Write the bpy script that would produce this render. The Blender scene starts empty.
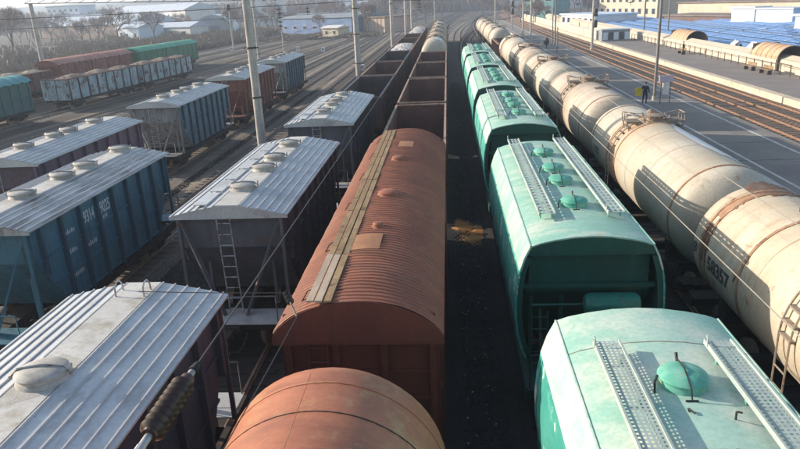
import bpy, math, random
from mathutils import Vector, Matrix
random.seed(7)
R = math.radians
sc = bpy.context.scene
C = sc.collection

# ------------------------------------------------------------------ camera
CAMH = 9.6
cam_d = bpy.data.cameras.new('camera'); cam = bpy.data.objects.new('camera', cam_d); C.objects.link(cam)
cam_d.sensor_fit = 'HORIZONTAL'; cam_d.sensor_width = 36; cam_d.lens = 36*667/800
cam_d.clip_start = 0.1; cam_d.clip_end = 6000
# rows: camera right, up, back in world axes
ax = (( 0.99674263, 0.06651393, -0.04560734),
      ( 0.02170764, 0.32337092,  0.94602327),
      ( 0.07767181, -0.94393175, 0.32087372))
m = Matrix(((ax[0][0], ax[1][0], ax[2][0], 0), (ax[0][1], ax[1][1], ax[2][1], 0), (ax[0][2], ax[1][2], ax[2][2], CAMH), (0, 0, 0, 1)))
cam.matrix_world = m
sc.camera = cam

# ------------------------------------------------------------------ light
SUN_EL = 19.0
SUN_DIR = Vector((-1.0, 0.25, 0)).normalized()          # towards the sun, level part
az = math.atan2(SUN_DIR.x, SUN_DIR.y)                    # clockwise from +Y
w = bpy.data.worlds.new('World'); sc.world = w; w.use_nodes = True
nt = w.node_tree; bg = nt.nodes['Background']
sky = nt.nodes.new('ShaderNodeTexSky'); sky.sky_type = 'NISHITA'; sky.sun_disc = False
sky.sun_elevation = R(SUN_EL); sky.sun_rotation = az; sky.air_density = 1.2; sky.dust_density = 1.5; sky.altitude = 100
nt.links.new(sky.outputs[0], bg.inputs[0]); bg.inputs[1].default_value = 0.14
sl = bpy.data.lights.new('sun', 'SUN'); sl.energy = 4.8; sl.angle = R(0.6); sl.color = (1.0, 0.89, 0.73)
so = bpy.data.objects.new('sun', sl); C.objects.link(so)
to_sun = Vector((SUN_DIR.x*math.cos(R(SUN_EL)), SUN_DIR.y*math.cos(R(SUN_EL)), math.sin(R(SUN_EL))))
so.rotation_euler = to_sun.to_track_quat('Z', 'Y').to_euler()
sc.view_settings.view_transform = 'Standard'; sc.view_settings.look = 'None'
sc.view_settings.exposure = 0.62; sc.view_settings.gamma = 1.0
sc.cycles.max_bounces = 6; sc.cycles.volume_bounces = 1; sc.cycles.use_denoising = True

# ------------------------------------------------------------------ materials
def paint(name, c1, c2=None, s=0.9, rust=None, rs=2.5, rt=0.62, st=None, dirt=None, dt=0.55, rough=0.55, metal=0.0, bump=0.12, bs=35, sharp=0.08, mid=None):
    mt = bpy.data.materials.new(name); mt.use_nodes = True
    n = mt.node_tree.nodes; l = mt.node_tree.links
    b = n['Principled BSDF']; b.inputs['Metallic'].default_value = metal
    tc = n.new('ShaderNodeTexCoord'); oi = n.new('ShaderNodeObjectInfo')
    mu = n.new('ShaderNodeMath'); mu.operation = 'MULTIPLY'; mu.inputs[1].default_value = 41.0; l.new(oi.outputs['Random'], mu.inputs[0])
    va = n.new('ShaderNodeVectorMath'); va.operation = 'ADD'; l.new(tc.outputs['Object'], va.inputs[0]); l.new(mu.outputs[0], va.inputs[1])
    def noise(scale, det, vec=None, r=0.6):
        t = n.new('ShaderNodeTexNoise'); t.inputs['Scale'].default_value = scale; t.inputs['Detail'].default_value = det
        t.inputs['Roughness'].default_value = r; l.new(vec or va.outputs[0], t.inputs['Vector']); return t.outputs[0]
    def ramp(src, a, bb):
        q = n.new('ShaderNodeMapRange'); q.inputs[1].default_value = a; q.inputs[2].default_value = bb; q.clamp = True
        l.new(src, q.inputs[0]); return q.outputs[0]
    def mix(f, a, bb):
        q = n.new('ShaderNodeMix'); q.data_type = 'RGBA'; l.new(f, q.inputs[0])
        for i, v in ((6, a), (7, bb)):
            if isinstance(v, tuple): q.inputs[i].default_value = (*v, 1)
            else: l.new(v, q.inputs[i])
        return q.outputs[2]
    c2 = c2 or tuple(x*0.72 for x in c1)
    rt -= 0.05; dt -= 0.03
    n1 = noise(s, 6)
    col = mix(ramp(n1, 0.38, 0.64), c1, c2)
    if dirt:
        mp = n.new('ShaderNodeMapping'); mp.inputs['Scale'].default_value = st or (1, 1, 1); l.new(va.outputs[0], mp.inputs[0])
        col = mix(ramp(noise(1.0, 7, mp.outputs[0], 0.65), dt, dt+0.2), col, dirt)
    fine = noise(14, 5)
    col = mix(ramp(fine, 0.42, 1.25), col, tuple(x*0.6 for x in c2))
    if rust:
        col = mix(ramp(noise(rs, 10, None, 0.72), rt, rt+sharp), col, rust)
    if mid:                                   # rust and spills running round the barrel below the filling hatch
        my, mw, mc = mid
        sx_ = n.new('ShaderNodeSeparateXYZ'); l.new(tc.outputs['Object'], sx_.inputs[0])
        d_ = n.new('ShaderNodeMath'); d_.operation = 'SUBTRACT'; l.new(sx_.outputs[1], d_.inputs[0]); d_.inputs[1].default_value = my
        a_ = n.new('ShaderNodeMath'); a_.operation = 'ABSOLUTE'; l.new(d_.outputs[0], a_.inputs[0])
        f_ = n.new('ShaderNodeMapRange'); f_.inputs[1].default_value = mw; f_.inputs[2].default_value = 0.1; l.new(a_.outputs[0], f_.inputs[0])
        mp2 = n.new('ShaderNodeMapping'); mp2.inputs['Scale'].default_value = (0.9, 3.5, 0.9); l.new(va.outputs[0], mp2.inputs[0])
        q_ = n.new('ShaderNodeMath'); q_.operation = 'MULTIPLY'; l.new(f_.outputs[0], q_.inputs[0]); l.new(ramp(noise(1.2, 8, mp2.outputs[0], 0.7), 0.36, 0.62), q_.inputs[1])
        col = mix(q_.outputs[0], col, mc)
    l.new(col, b.inputs['Base Color'])
    rr = n.new('ShaderNodeMapRange'); rr.inputs[3].default_value = rough-0.1; rr.inputs[4].default_value = min(1, rough+0.2); l.new(n1, rr.inputs[0]); l.new(rr.outputs[0], b.inputs['Roughness'])
    bp = n.new('ShaderNodeBump'); bp.inputs['Strength'].default_value = bump; bp.inputs['Distance'].default_value = 0.02
    l.new(noise(bs, 4), bp.inputs['Height']); l.new(bp.outputs[0], b.inputs['Normal'])
    return mt

RUST = (0.16, 0.06, 0.025)
M = {
 'silver':   paint('silver_roof_paint', (0.60,0.605,0.615), (0.47,0.475,0.49), 0.9, RUST, 3.0, 0.71, (2.2,1.0,2), (0.34,0.33,0.33), 0.56, 0.45, 0.2),
 'strip':    paint('cream_strip_paint', (0.62,0.60,0.57), (0.50,0.48,0.46), 0.8, RUST, 3.5, 0.70, (2,2,2), (0.33,0.28,0.22), 0.56, 0.6, 0.1),
 'silver_dirty': paint('dirty_silver_paint', (0.56,0.56,0.57), (0.42,0.41,0.40), 0.8, RUST, 2.5, 0.66, (5,0.5,1), (0.15,0.11,0.09), 0.50, 0.55, 0.2),
 'steel_grey': paint('grey_wagon_paint', (0.13,0.135,0.16), (0.085,0.085,0.11), 0.8, RUST, 3, 0.64, (5,5,0.6), (0.10,0.09,0.09), 0.5, 0.6, 0.1),
 'side_dark': paint('dark_purple_grey_paint', (0.075,0.068,0.095), (0.05,0.045,0.065), 0.8, RUST, 3, 0.62, (5,5,0.6), (0.06,0.05,0.06), 0.5, 0.6, 0.0),
 'purple_side': paint('faded_mauve_paint', (0.20,0.13,0.18), (0.13,0.09,0.12), 0.8, RUST, 3, 0.62, (5,5,0.6), (0.12,0.09,0.10), 0.5, 0.6),
 'blue_side': paint('blue_wagon_paint', (0.065,0.185,0.25), (0.045,0.13,0.18), 0.8, RUST, 3, 0.67, (5,5,0.6), (0.05,0.06,0.08), 0.55, 0.5),
 'pale_blue': paint('pale_blue_paint', (0.16,0.25,0.31), (0.10,0.17,0.22), 0.8, RUST, 3, 0.62, (5,5,0.6), (0.11,0.12,0.12), 0.5, 0.6),
 'red_side': paint('faded_red_brown_paint', (0.30,0.11,0.08), (0.20,0.08,0.065), 0.8, (0.1,0.05,0.04), 3, 0.6, (5,5,0.6), (0.12,0.06,0.05), 0.5, 0.65),
 'box_roof': paint('rust_red_roof_paint', (0.36,0.13,0.072), (0.26,0.093,0.055), 0.55, (0.20,0.08,0.05), 1.7, 0.60, (0.6,3.0,1), (0.26,0.11,0.07), 0.50, 0.62, 0, 0.1, 30, 0.15),
 'box_side': paint('maroon_wagon_paint', (0.15,0.038,0.025), (0.11,0.027,0.02), 0.7, (0.10,0.03,0.02), 2.5, 0.62, (5,5,0.6), (0.10,0.03,0.025), 0.55, 0.55),
 'patch':    paint('faded_orange_patch', (0.38,0.18,0.085), (0.30,0.14,0.07), 1.5, RUST, 3, 0.68, rough=0.7),
 'wood':     paint('weathered_plank', (0.37,0.25,0.13), (0.26,0.17,0.09), 1.2, (0.12,0.08,0.05), 4, 0.6, (14,0.7,6), (0.20,0.14,0.085), 0.5, 0.8, 0, 0.4),
 'wood_pale': paint('pale_new_plank', (0.50,0.40,0.31), (0.38,0.30,0.23), 1.2, (0.25,0.17,0.1), 4, 0.7, (14,0.7,6), (0.34,0.26,0.19), 0.55, 0.8, 0, 0.4),
 'mint':     paint('faded_mint_roof_paint', (0.33,0.54,0.45), (0.25,0.48,0.40), 0.6, (0.40,0.28,0.16), 2.2, 0.67, (0.9,2.2,1.0), (0.56,0.62,0.54), 0.50, 0.5, 0, 0.1, 25, 0.12),
 'mint_near': paint('chalky_mint_roof_paint', (0.43,0.61,0.52), (0.27,0.52,0.43), 0.7, (0.46,0.33,0.20), 2.6, 0.68, (0.8,0.8,0.8), (0.68,0.69,0.60), 0.47, 0.5, 0, 0.1, 25, 0.14),
 'teal_side': paint('teal_wagon_paint', (0.04,0.29,0.24), (0.07,0.35,0.29), 0.8, (0.55,0.66,0.60), 1.3, 0.62, (1.5,1.5,3), (0.16,0.50,0.43), 0.55, 0.5, 0, 0.1, 30, 0.04),
 'dark_green': paint('dark_green_end_paint', (0.005,0.085,0.065), (0.004,0.065,0.05), 0.8, (0.04,0.05,0.03), 3, 0.66, (5,5,0.6), (0.01,0.10,0.08), 0.55, 0.5),
 'reservoir_green': paint('grimy_green_tank_paint', (0.015,0.19,0.14), (0.012,0.14,0.11), 1.5, (0.05,0.05,0.03), 4, 0.62, rough=0.45),
 'hatch_green': paint('emerald_hatch_paint', (0.06,0.34,0.24), (0.20,0.48,0.38), 2.5, (0.42,0.33,0.16), 5, 0.66, rough=0.4),
 'galv':     paint('galvanised_grating', (0.43,0.50,0.47), (0.33,0.39,0.37), 1.5, (0.25,0.2,0.14), 5, 0.70, rough=0.55),
 'cream_tank': paint('cream_tank_paint', (0.57,0.50,0.395), (0.47,0.40,0.30), 0.5, (0.26,0.12,0.06), 2.4, 0.64, (0.7,4,0.7), (0.46,0.34,0.22), 0.53, 0.5, 0, 0.08, 20, 0.1, (-1.5, 2.6, (0.48,0.29,0.15))),
 'cream_tank_b': paint('grey_cream_tank_paint', (0.54,0.49,0.41), (0.44,0.39,0.31), 0.5, (0.28,0.13,0.07), 2.0, 0.66, (0.7,3,0.7), (0.44,0.35,0.24), 0.54, 0.5, 0, 0.08, 20, 0.12, (2.0, 1.6, (0.50,0.27,0.12))),
 'rusty_tank_c': paint('stained_tan_tank_paint', (0.48,0.39,0.30), (0.55,0.49,0.42), 0.6, (0.28,0.13,0.07), 1.2, 0.62, (0.7,3,0.7), (0.44,0.27,0.17), 0.54, 0.55, 0, 0.08, 20, 0.14, (0.6, 2.4, (0.16,0.10,0.08))),
 'crown_white': paint('white_strip_paint', (0.76,0.76,0.78), (0.68,0.66,0.64), 1.2, (0.5,0.4,0.3), 2, 0.66, rough=0.5),  # plain white strip beside the crown of a tank barrel
 'soot':     paint('dark_spill_stain', (0.10,0.075,0.06), (0.18,0.12,0.09), 3, RUST, 5, 0.55, rough=0.7),
 'cement_dust': paint('caked_cement_dust', (0.44,0.41,0.37), (0.52,0.50,0.46), 4, (0.3,0.26,0.22), 6, 0.62, rough=0.95, bump=0.5),
 'fabric_white': paint('white_membrane', (0.86,0.85,0.83), (0.80,0.79,0.77), 0.2, rough=0.6),
 'fitting':  paint('weathered_fitting', (0.26,0.22,0.19), (0.34,0.26,0.19), 3.0, (0.16,0.07,0.04), 5, 0.6, rough=0.7),
 'band':     paint('rusty_band', (0.24,0.10,0.05), (0.40,0.26,0.16), 2.0, (0.08,0.04,0.03), 5, 0.6, rough=0.7),
 'tank_brown': paint('orange_brown_tank_paint', (0.44,0.155,0.075), (0.35,0.12,0.06), 0.7, (0.42,0.27,0.12), 0.9, 0.57, (0.8,3,0.8), (0.27,0.09,0.05), 0.52, 0.42, 0, 0.06, 25, 0.12),
 'gond_dark': paint('dark_gondola_paint', (0.05,0.042,0.047), (0.032,0.03,0.034), 0.8, RUST, 3, 0.6, (5,5,0.6), (0.10,0.05,0.035), 0.52, 0.7),
 'gond_red': paint('rusty_gondola_paint', (0.17,0.065,0.048), (0.12,0.048,0.038), 0.8, (0.08,0.04,0.03), 3, 0.58, (5,5,0.6), (0.09,0.05,0.045), 0.5, 0.7),
 'gond_rim': paint('worn_rim_paint', (0.42,0.27,0.20), (0.30,0.19,0.15), 1.5, RUST, 4, 0.6, rough=0.6),
 'gond_pale': paint('pale_blue_grey_gondola_paint', (0.38,0.50,0.55), (0.28,0.38,0.43), 0.9, (0.12,0.07,0.06), 1.2, 0.56, (4,4,0.7), (0.20,0.15,0.14), 0.52, 0.65),
 'spill': paint('orange_grain_spill', (0.60,0.33,0.11), (0.45,0.24,0.09), 3, rough=0.95, bump=0.5),
 'load_sand': paint('sand_load', (0.50,0.40,0.28), (0.36,0.28,0.20), 1.5, rough=0.95, bump=0.6),
 'load_white': paint('white_grit_load', (0.68,0.64,0.60), (0.55,0.50,0.46), 1.5, rough=0.95, bump=0.5),
 'load_scrap': paint('brown_scrap_load', (0.34,0.23,0.18), (0.20,0.14,0.11), 3, (0.5,0.42,0.36), 5, 0.6, rough=0.9, bump=0.6),
 'under':    paint('underframe_grime', (0.03,0.026,0.025), (0.02,0.017,0.017), 2, RUST, 4, 0.62, rough=0.8),
 'under_green': paint('green_grimy_underframe', (0.01,0.075,0.06), (0.01,0.04,0.033), 2, (0.05,0.04,0.03), 4, 0.6, rough=0.7),
 'rail':     paint('rail_steel', (0.33,0.26,0.21), (0.24,0.18,0.14), 3, rough=0.5, metal=0.3),
 'rail_warm': paint('rusty_rail', (0.34,0.20,0.12), (0.24,0.13,0.08), 3, rough=0.55, metal=0.2),
 'sleeper':  paint('sleeper_concrete', (0.19,0.16,0.135), (0.13,0.105,0.09), 3, rough=0.95, bump=0.4),
 'concrete': paint('pole_concrete', (0.52,0.49,0.45), (0.42,0.39,0.36), 2, (0.2,0.16,0.13), 4, 0.68, (5,5,0.5), (0.25,0.22,0.20), 0.55, 0.9, 0, 0.3),
 'edge':     paint('pale_edge_concrete', (0.62,0.60,0.56), (0.48,0.46,0.43), 3, (0.3,0.26,0.22), 4, 0.66, rough=0.9, bump=0.3),
 'edge_cream': paint('cream_platform_edge', (0.66,0.55,0.42), (0.56,0.46,0.35), 1, (0.42,0.25,0.14), 2, 0.62, rough=0.9, bump=0.3),
 'asphalt':  paint('platform_asphalt', (0.265,0.235,0.21), (0.20,0.18,0.165), 0.25, (0.36,0.32,0.28), 1.2, 0.66, (0.15,1.2,1), (0.21,0.20,0.19), 0.55, 0.9, 0, 0.3),
 'asphalt_b': paint('far_platform_asphalt', (0.25,0.22,0.205), (0.20,0.175,0.165), 0.3, rough=0.9, bump=0.2),
 'line':     paint('white_line_paint', (0.66,0.63,0.58), (0.50,0.48,0.44), 2, (0.25,0.24,0.22), 5, 0.60, rough=0.8),
 'rubber':   paint('brown_glazed_porcelain', (0.06,0.03,0.018), (0.04,0.02,0.013), 3, rough=0.30, bump=0.05),
 'pole_steel': paint('weathered_pole_steel', (0.26,0.235,0.22), (0.19,0.17,0.16), 3, RUST, 5, 0.66, rough=0.6),
 'red_roof': paint('pale_pink_red_roof', (0.50,0.25,0.20), (0.38,0.16,0.12), 0.8, RUST, 2, 0.66, rough=0.6),  # this and the next two: roof tones lighter than the matching boxcar sides
 'green_roof': paint('pale_green_roof', (0.14,0.44,0.30), (0.10,0.34,0.22), 0.8, RUST, 2, 0.70, rough=0.55),
 'teal_roof': paint('pale_teal_roof', (0.15,0.38,0.38), (0.10,0.29,0.30), 0.8, RUST, 2, 0.68, rough=0.55),
 'pale_end': paint('pale_grey_hopper_end', (0.33,0.33,0.34), (0.23,0.23,0.24), 0.8, RUST, 2.5, 0.62, (5,5,0.6), (0.15,0.12,0.11), 0.52, 0.6),
 'blue_post': paint('dark_blue_post', (0.03,0.09,0.14), (0.025,0.065,0.10), 1, RUST, 4, 0.66),
 'hatch_grey': paint('cement_caked_hatch', (0.46,0.44,0.41), (0.34,0.32,0.30), 3.0, RUST, 5, 0.66, (3,3,3), (0.28,0.25,0.22), 0.52, 0.7, 0, 0.3),
 'rib_grey': paint('dull_rib_metal', (0.48,0.495,0.53), (0.37,0.38,0.41), 1.5, RUST, 5, 0.70, rough=0.5),
 'black':    paint('black_metal', (0.02,0.02,0.022), (0.03,0.025,0.025), 3, rough=0.5),
 'wire':     paint('wire_metal', (0.05,0.045,0.045), (0.08,0.06,0.05), 3, rough=0.6),
 'copper':   paint('pale_wire', (0.36,0.33,0.28), (0.28,0.25,0.22), 3, rough=0.5),
 'steel':    paint('clamp_steel', (0.45,0.45,0.47), (0.30,0.29,0.29), 6, RUST, 6, 0.6, rough=0.4, metal=0.5),
 'text_white': paint('white_stencil', (0.62,0.65,0.66), (0.5,0.53,0.55), 6, rough=0.7),
 'text_dark': paint('black_stencil', (0.05,0.045,0.05), (0.09,0.08,0.08), 6, rough=0.7),
 'blue_roof': paint('blue_sheet_roof', (0.17,0.33,0.66), (0.20,0.36,0.69), 0.1, (0.30,0.40,0.60), 0.6, 0.78, rough=0.55, bump=0.05),
 'blue_pale': paint('pale_blue_batten', (0.62,0.70,0.80), (0.55,0.65,0.78), 1, rough=0.6),
 'cream_wall': paint('cream_render', (0.62,0.54,0.42), (0.54,0.46,0.36), 0.4, (0.4,0.32,0.25), 1.5, 0.68, (2,2,0.4), (0.48,0.42,0.34), 0.56, 0.9),
 'white_wall': paint('white_render', (0.76,0.74,0.72), (0.66,0.64,0.63), 0.3, rough=0.85),
 'pink_wall': paint('pink_render', (0.52,0.37,0.31), (0.44,0.32,0.28), 0.4, rough=0.9),
 'blue_wall': paint('blue_cladding', (0.12,0.21,0.40), (0.10,0.17,0.34), 0.3, rough=0.7),
 'grey_wall': paint('grey_blockwork', (0.26,0.29,0.33), (0.21,0.23,0.27), 0.3, rough=0.85),
 'teal_wall': paint('teal_render', (0.18,0.38,0.38), (0.15,0.32,0.33), 0.3, rough=0.85),
 'brick_wall': paint('dull_brick', (0.20,0.13,0.11), (0.15,0.105,0.09), 0.6, rough=0.95),
 'pale_roof': paint('pale_metal_roof', (0.55,0.60,0.68), (0.46,0.51,0.60), 0.3, rough=0.6),
 'brown_roof': paint('brown_felt_roof', (0.24,0.18,0.15), (0.18,0.14,0.12), 0.4, rough=0.9),
 'tan_roof': paint('orange_tan_vault', (0.50,0.28,0.15), (0.58,0.40,0.27), 0.9, rough=0.7),
 'glass':    paint('dark_window', (0.03,0.04,0.055), (0.05,0.06,0.08), 1, rough=0.15, bump=0.0),
 'bark':     paint('bare_bark', (0.15,0.115,0.10), (0.11,0.085,0.075), 2, rough=0.95, bump=0.3),
 'twig':     paint('bare_twigs', (0.27,0.205,0.18), (0.21,0.16,0.145), 0.4, rough=0.95, bump=0.0),
 'scrub':    paint('dry_scrub', (0.22,0.165,0.14), (0.30,0.235,0.18), 0.15, rough=0.95, bump=0.0),
 'navy':     paint('dark_clothing', (0.022,0.025,0.04), (0.03,0.03,0.045), 5, rough=0.9),
 'skin':     paint('skin', (0.45,0.27,0.20), (0.40,0.24,0.18), 5, rough=0.6),
 'yellow':   paint('yellow_plastic', (0.75,0.55,0.05), (0.65,0.48,0.05), 3, rough=0.5),
 'lilac':    paint('pale_lilac_sign', (0.55,0.48,0.60), (0.48,0.42,0.54), 3, rough=0.5),
 'white':    paint('white_enamel', (0.72,0.72,0.72), (0.62,0.62,0.62), 3, rough=0.5),
 'hill':     paint('hazy_hillside', (0.10,0.105,0.10), (0.15,0.14,0.13), 0.004, rough=1, bump=0),
}
def ground_mat():
    mt = bpy.data.materials.new('yard_ground'); mt.use_nodes = True
    n = mt.node_tree.nodes; l = mt.node_tree.links; b = n['Principled BSDF']; b.inputs['Roughness'].default_value = 0.95
    tc = n.new('ShaderNodeTexCoord')
    def noise(s, d, r=0.6, vec=None):
        t = n.new('ShaderNodeTexNoise'); t.inputs['Scale'].default_value = s; t.inputs['Detail'].default_value = d; t.inputs['Roughness'].default_value = r
        l.new(vec or tc.outputs['Object'], t.inputs['Vector']); return t.outputs[0]
    def ramp(src, pts):
        q = n.new('ShaderNodeValToRGB'); l.new(src, q.inputs[0]); e = q.color_ramp.elements
        e[0].position, e[0].color = pts[0][0], (*pts[0][1], 1); e[1].position, e[1].color = pts[-1][0], (*pts[-1][1], 1)
        for p, c in pts[1:-1]: x = e.new(p); x.color = (*c, 1)
        return q.outputs[0]
    base = ramp(noise(0.12, 8, 0.7), [(0.30, (0.035,0.027,0.022)), (0.47, (0.075,0.058,0.047)), (0.58, (0.13,0.105,0.082)), (0.72, (0.22,0.18,0.135))])
    st = ramp(noise(9, 8, 0.8), [(0.3, (0.35,0.33,0.32)), (0.7, (1.35,1.3,1.25))])
    q = n.new('ShaderNodeMix'); q.data_type = 'RGBA'; q.blend_type = 'MULTIPLY'; q.inputs[0].default_value = 1; l.new(base, q.inputs[6]); l.new(st, q.inputs[7])
    # dry grass tufts in patches
    g = n.new('ShaderNodeMapRange'); g.inputs[1].default_value = 0.60; g.inputs[2].default_value = 0.68; l.new(noise(0.05, 6, 0.6), g.inputs[0])
    q2 = n.new('ShaderNodeMix'); q2.data_type = 'RGBA'; l.new(g.outputs[0], q2.inputs[0]); l.new(q.outputs[2], q2.inputs[6]); q2.inputs[7].default_value = (0.13, 0.125, 0.06, 1)
    l.new(q2.outputs[2], b.inputs['Base Color'])
    bp = n.new('ShaderNodeBump'); bp.inputs['Strength'].default_value = 0.8; bp.inputs['Distance'].default_value = 0.06; l.new(noise(12, 8, 0.8), bp.inputs['Height']); l.new(bp.outputs[0], b.inputs['Normal'])
    return mt
M['ground'] = ground_mat()
M['ballast_shade'] = paint('shade_black_ballast', (0.034,0.029,0.029), (0.02,0.017,0.018), 0.5, (0.07,0.06,0.055), 14, 0.62, (3,0.15,1), (0.018,0.015,0.014), 0.5, 0.9, 0, 1.0, 18)  # shade between the trains is put into this near-black colour
M['sleeper_shade'] = paint('shade_dark_sleeper', (0.04,0.033,0.03), (0.026,0.021,0.02), 3, rough=0.9, bump=0.4)  # sleepers darkened the same way, shade held in the colour
M['ballast'] = paint('ballast_stone', (0.23,0.185,0.145), (0.14,0.11,0.088), 0.5, (0.30,0.26,0.22), 14, 0.58, (3,0.15,1), (0.085,0.065,0.055), 0.5, 0.95, 0, 1.0, 18)
M['ballast_warm'] = paint('rust_stained_ballast', (0.26,0.15,0.09), (0.19,0.105,0.065), 0.5, (0.36,0.25,0.17), 12, 0.6, (3,0.15,1), (0.12,0.07,0.05), 0.5, 0.95, 0, 1.0, 18)

# ------------------------------------------------------------------ mesh helpers
class MB:
    def __init__(s): s.v = []; s.f = []
    def add(s, vs, fs):
        o = len(s.v); s.v += [tuple(p) for p in vs]; s.f += [tuple(i+o for i in f) for f in fs]; return s
    def box(s, x0, x1, y0, y1, z0, z1):
        return s.add([(x0,y0,z0),(x1,y0,z0),(x1,y1,z0),(x0,y1,z0),(x0,y0,z1),(x1,y0,z1),(x1,y1,z1),(x0,y1,z1)],
                     [(3,2,1,0),(4,5,6,7),(0,1,5,4),(1,2,6,5),(2,3,7,6),(3,0,4,7)])
    def tube(s, p, q, r, n=6, r2=None, caps=True):
        p, q = Vector(p), Vector(q); d = (q-p).normalized(); r2 = r if r2 is None else r2
        u = d.cross(Vector((0,0,1)) if abs(d.z) < 0.9 else Vector((1,0,0))).normalized(); v = d.cross(u)
        vs = []
        for c, rr in ((p, r), (q, r2)):
            for i in range(n):
                a = 2*math.pi*i/n; vs.append(c+u*(rr*math.cos(a))+v*(rr*math.sin(a)))
        fs = [(i, (i+1) % n, n+(i+1) % n, n+i) for i in range(n)]
        if caps: fs += [tuple(range(n-1, -1, -1)), tuple(range(n, 2*n))]
        return s.add(vs, fs)
    def bar(s, p, q, a, b):
        p, q = Vector(p), Vector(q); d = (q-p).normalized()
        u = d.cross(Vector((0,0,1)) if abs(d.z) < 0.95 else Vector((0,1,0))).normalized(); v = d.cross(u).normalized()
        vs = [c+u*(sx*a/2)+v*(sy*b/2) for c in (p, q) for sx, sy in ((-1,-1),(1,-1),(1,1),(-1,1))]
        return s.add(vs, [(3,2,1,0),(4,5,6,7),(0,1,5,4),(1,2,6,5),(2,3,7,6),(3,0,4,7)])
    def path(s, pts, r, n=5):
        for a, b in zip(pts, pts[1:]): s.tube(a, b, r, n)
        return s
    def extr_y(s, prof, y0, y1):        # closed profile (x,z) extruded along y
        n = len(prof); vs = [(x, y0, z) for x, z in prof]+[(x, y1, z) for x, z in prof]
        return s.add(vs, [(i, (i+1) % n, n+(i+1) % n, n+i) for i in range(n)]+[tuple(range(n-1,-1,-1)), tuple(range(n, 2*n))])
    def extr_x(s, prof, x0, x1):
        n = len(prof); vs = [(x0, y, z) for y, z in prof]+[(x1, y, z) for y, z in prof]
        return s.add(vs, [(i, (i+1) % n, n+(i+1) % n, n+i) for i in range(n)]+[tuple(range(n-1,-1,-1)), tuple(range(n, 2*n))])
    def lathe_z(s, prof, cx, cy, n=20):   # (r,z)
        vs = []; fs = []
        for r, z in prof:
            for i in range(n): a = 2*math.pi*i/n; vs.append((cx+r*math.cos(a), cy+r*math.sin(a), z))
        for k in range(len(prof)-1):
            for i in range(n): j = (i+1) % n; fs.append((k*n+i, k*n+j, (k+1)*n+j, (k+1)*n+i))
        fs.append(tuple(range(n-1,-1,-1))); fs.append(tuple(range((len(prof)-1)*n, len(prof)*n)))
        return s.add(vs, fs)
    def lathe_y(s, prof, cx, cz, n=40):   # (r,y)
        vs = []; fs = []
        for r, y in prof:
            for i in range(n): a = 2*math.pi*i/n; vs.append((cx+r*math.cos(a), y, cz+r*math.sin(a)))
        for k in range(len(prof)-1):
            for i in range(n): j = (i+1) % n; fs.append((k*n+j, k*n+i, (k+1)*n+i, (k+1)*n+j))
        fs.append(tuple(range(n))); fs.append(tuple(range(len(prof)*n-1, (len(prof)-1)*n-1, -1)))
        return s.add(vs, fs)
    def mesh(s, name, mat, smooth=True):
        me = bpy.data.meshes.new(name); me.from_pydata(s.v, [], s.f); me.materials.append(mat if not isinstance(mat, str) else M[mat])
        if smooth:
            me.polygons.foreach_set('use_smooth', [True]*len(me.polygons)); me.set_sharp_from_angle(angle=R(35))
        me.update(); return me
    def build(s, name, mat, parent=None, smooth=True, loc=None):
        o = bpy.data.objects.new(name, s.mesh(name, mat, smooth)); C.objects.link(o); o.parent = parent
        if loc: o.location = loc
        return o

def rep(name, me, parent, locs):
    out = []
    for p in locs:
        o = bpy.data.objects.new(name, me); C.objects.link(o); o.parent = parent; o.location = p; out.append(o)
    return out
def thing(name, label, cat, loc=(0,0,0), rz=0, group=None):
    o = bpy.data.objects.new(name, None); C.objects.link(o); o.location = loc; o.rotation_euler = (0,0,rz); o.empty_display_size = 0.3
    o['label'] = label; o['category'] = cat
    if group: o['group'] = group
    return o
def tag(o, label, cat, group=None):
    o['label'] = label; o['category'] = cat
    if group: o['group'] = group
    return o
def struct(o): o['kind'] = 'structure'; return o
def stuff(o): o['kind'] = 'stuff'; return o
def copy_tree(o, parent=None):
    c = o.copy(); C.objects.link(c); c.parent = parent
    for ch in list(o.children): copy_tree(ch, c)
    return c
def dup(o, label, loc, rz=0, group=None):
    c = copy_tree(o); c.location = loc; c.rotation_euler = (0,0,rz); c['label'] = label
    if group: c['group'] = group
    return c
def text_mesh(s, size, mat, fn, name='number', parent=None, bold=0.0):
    cu = bpy.data.curves.new('t', 'FONT'); cu.body = s; cu.size = size; cu.offset = bold; cu.resolution_u = 3
    ob = bpy.data.objects.new('t', cu); C.objects.link(ob)
    dg = bpy.context.evaluated_depsgraph_get(); dg.update()
    me = bpy.data.meshes.new_from_object(ob.evaluated_get(dg)); bpy.data.objects.remove(ob)
    for v in me.vertices: v.co = fn(v.co.x, v.co.y)
    me.materials.clear(); me.materials.append(M[mat]); me.name = name
    o = bpy.data.objects.new(name, me); C.objects.link(o); o.parent = parent; return o

# ------------------------------------------------------------------ ground and tracks
g = MB(); N = 40
g.add([(-3000, -60, 0), (3000, -60, 0), (3000, 4000, 0), (-3000, 4000, 0)], [(0,1,2,3)])
struct(g.build('ground', 'ground'))

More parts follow.
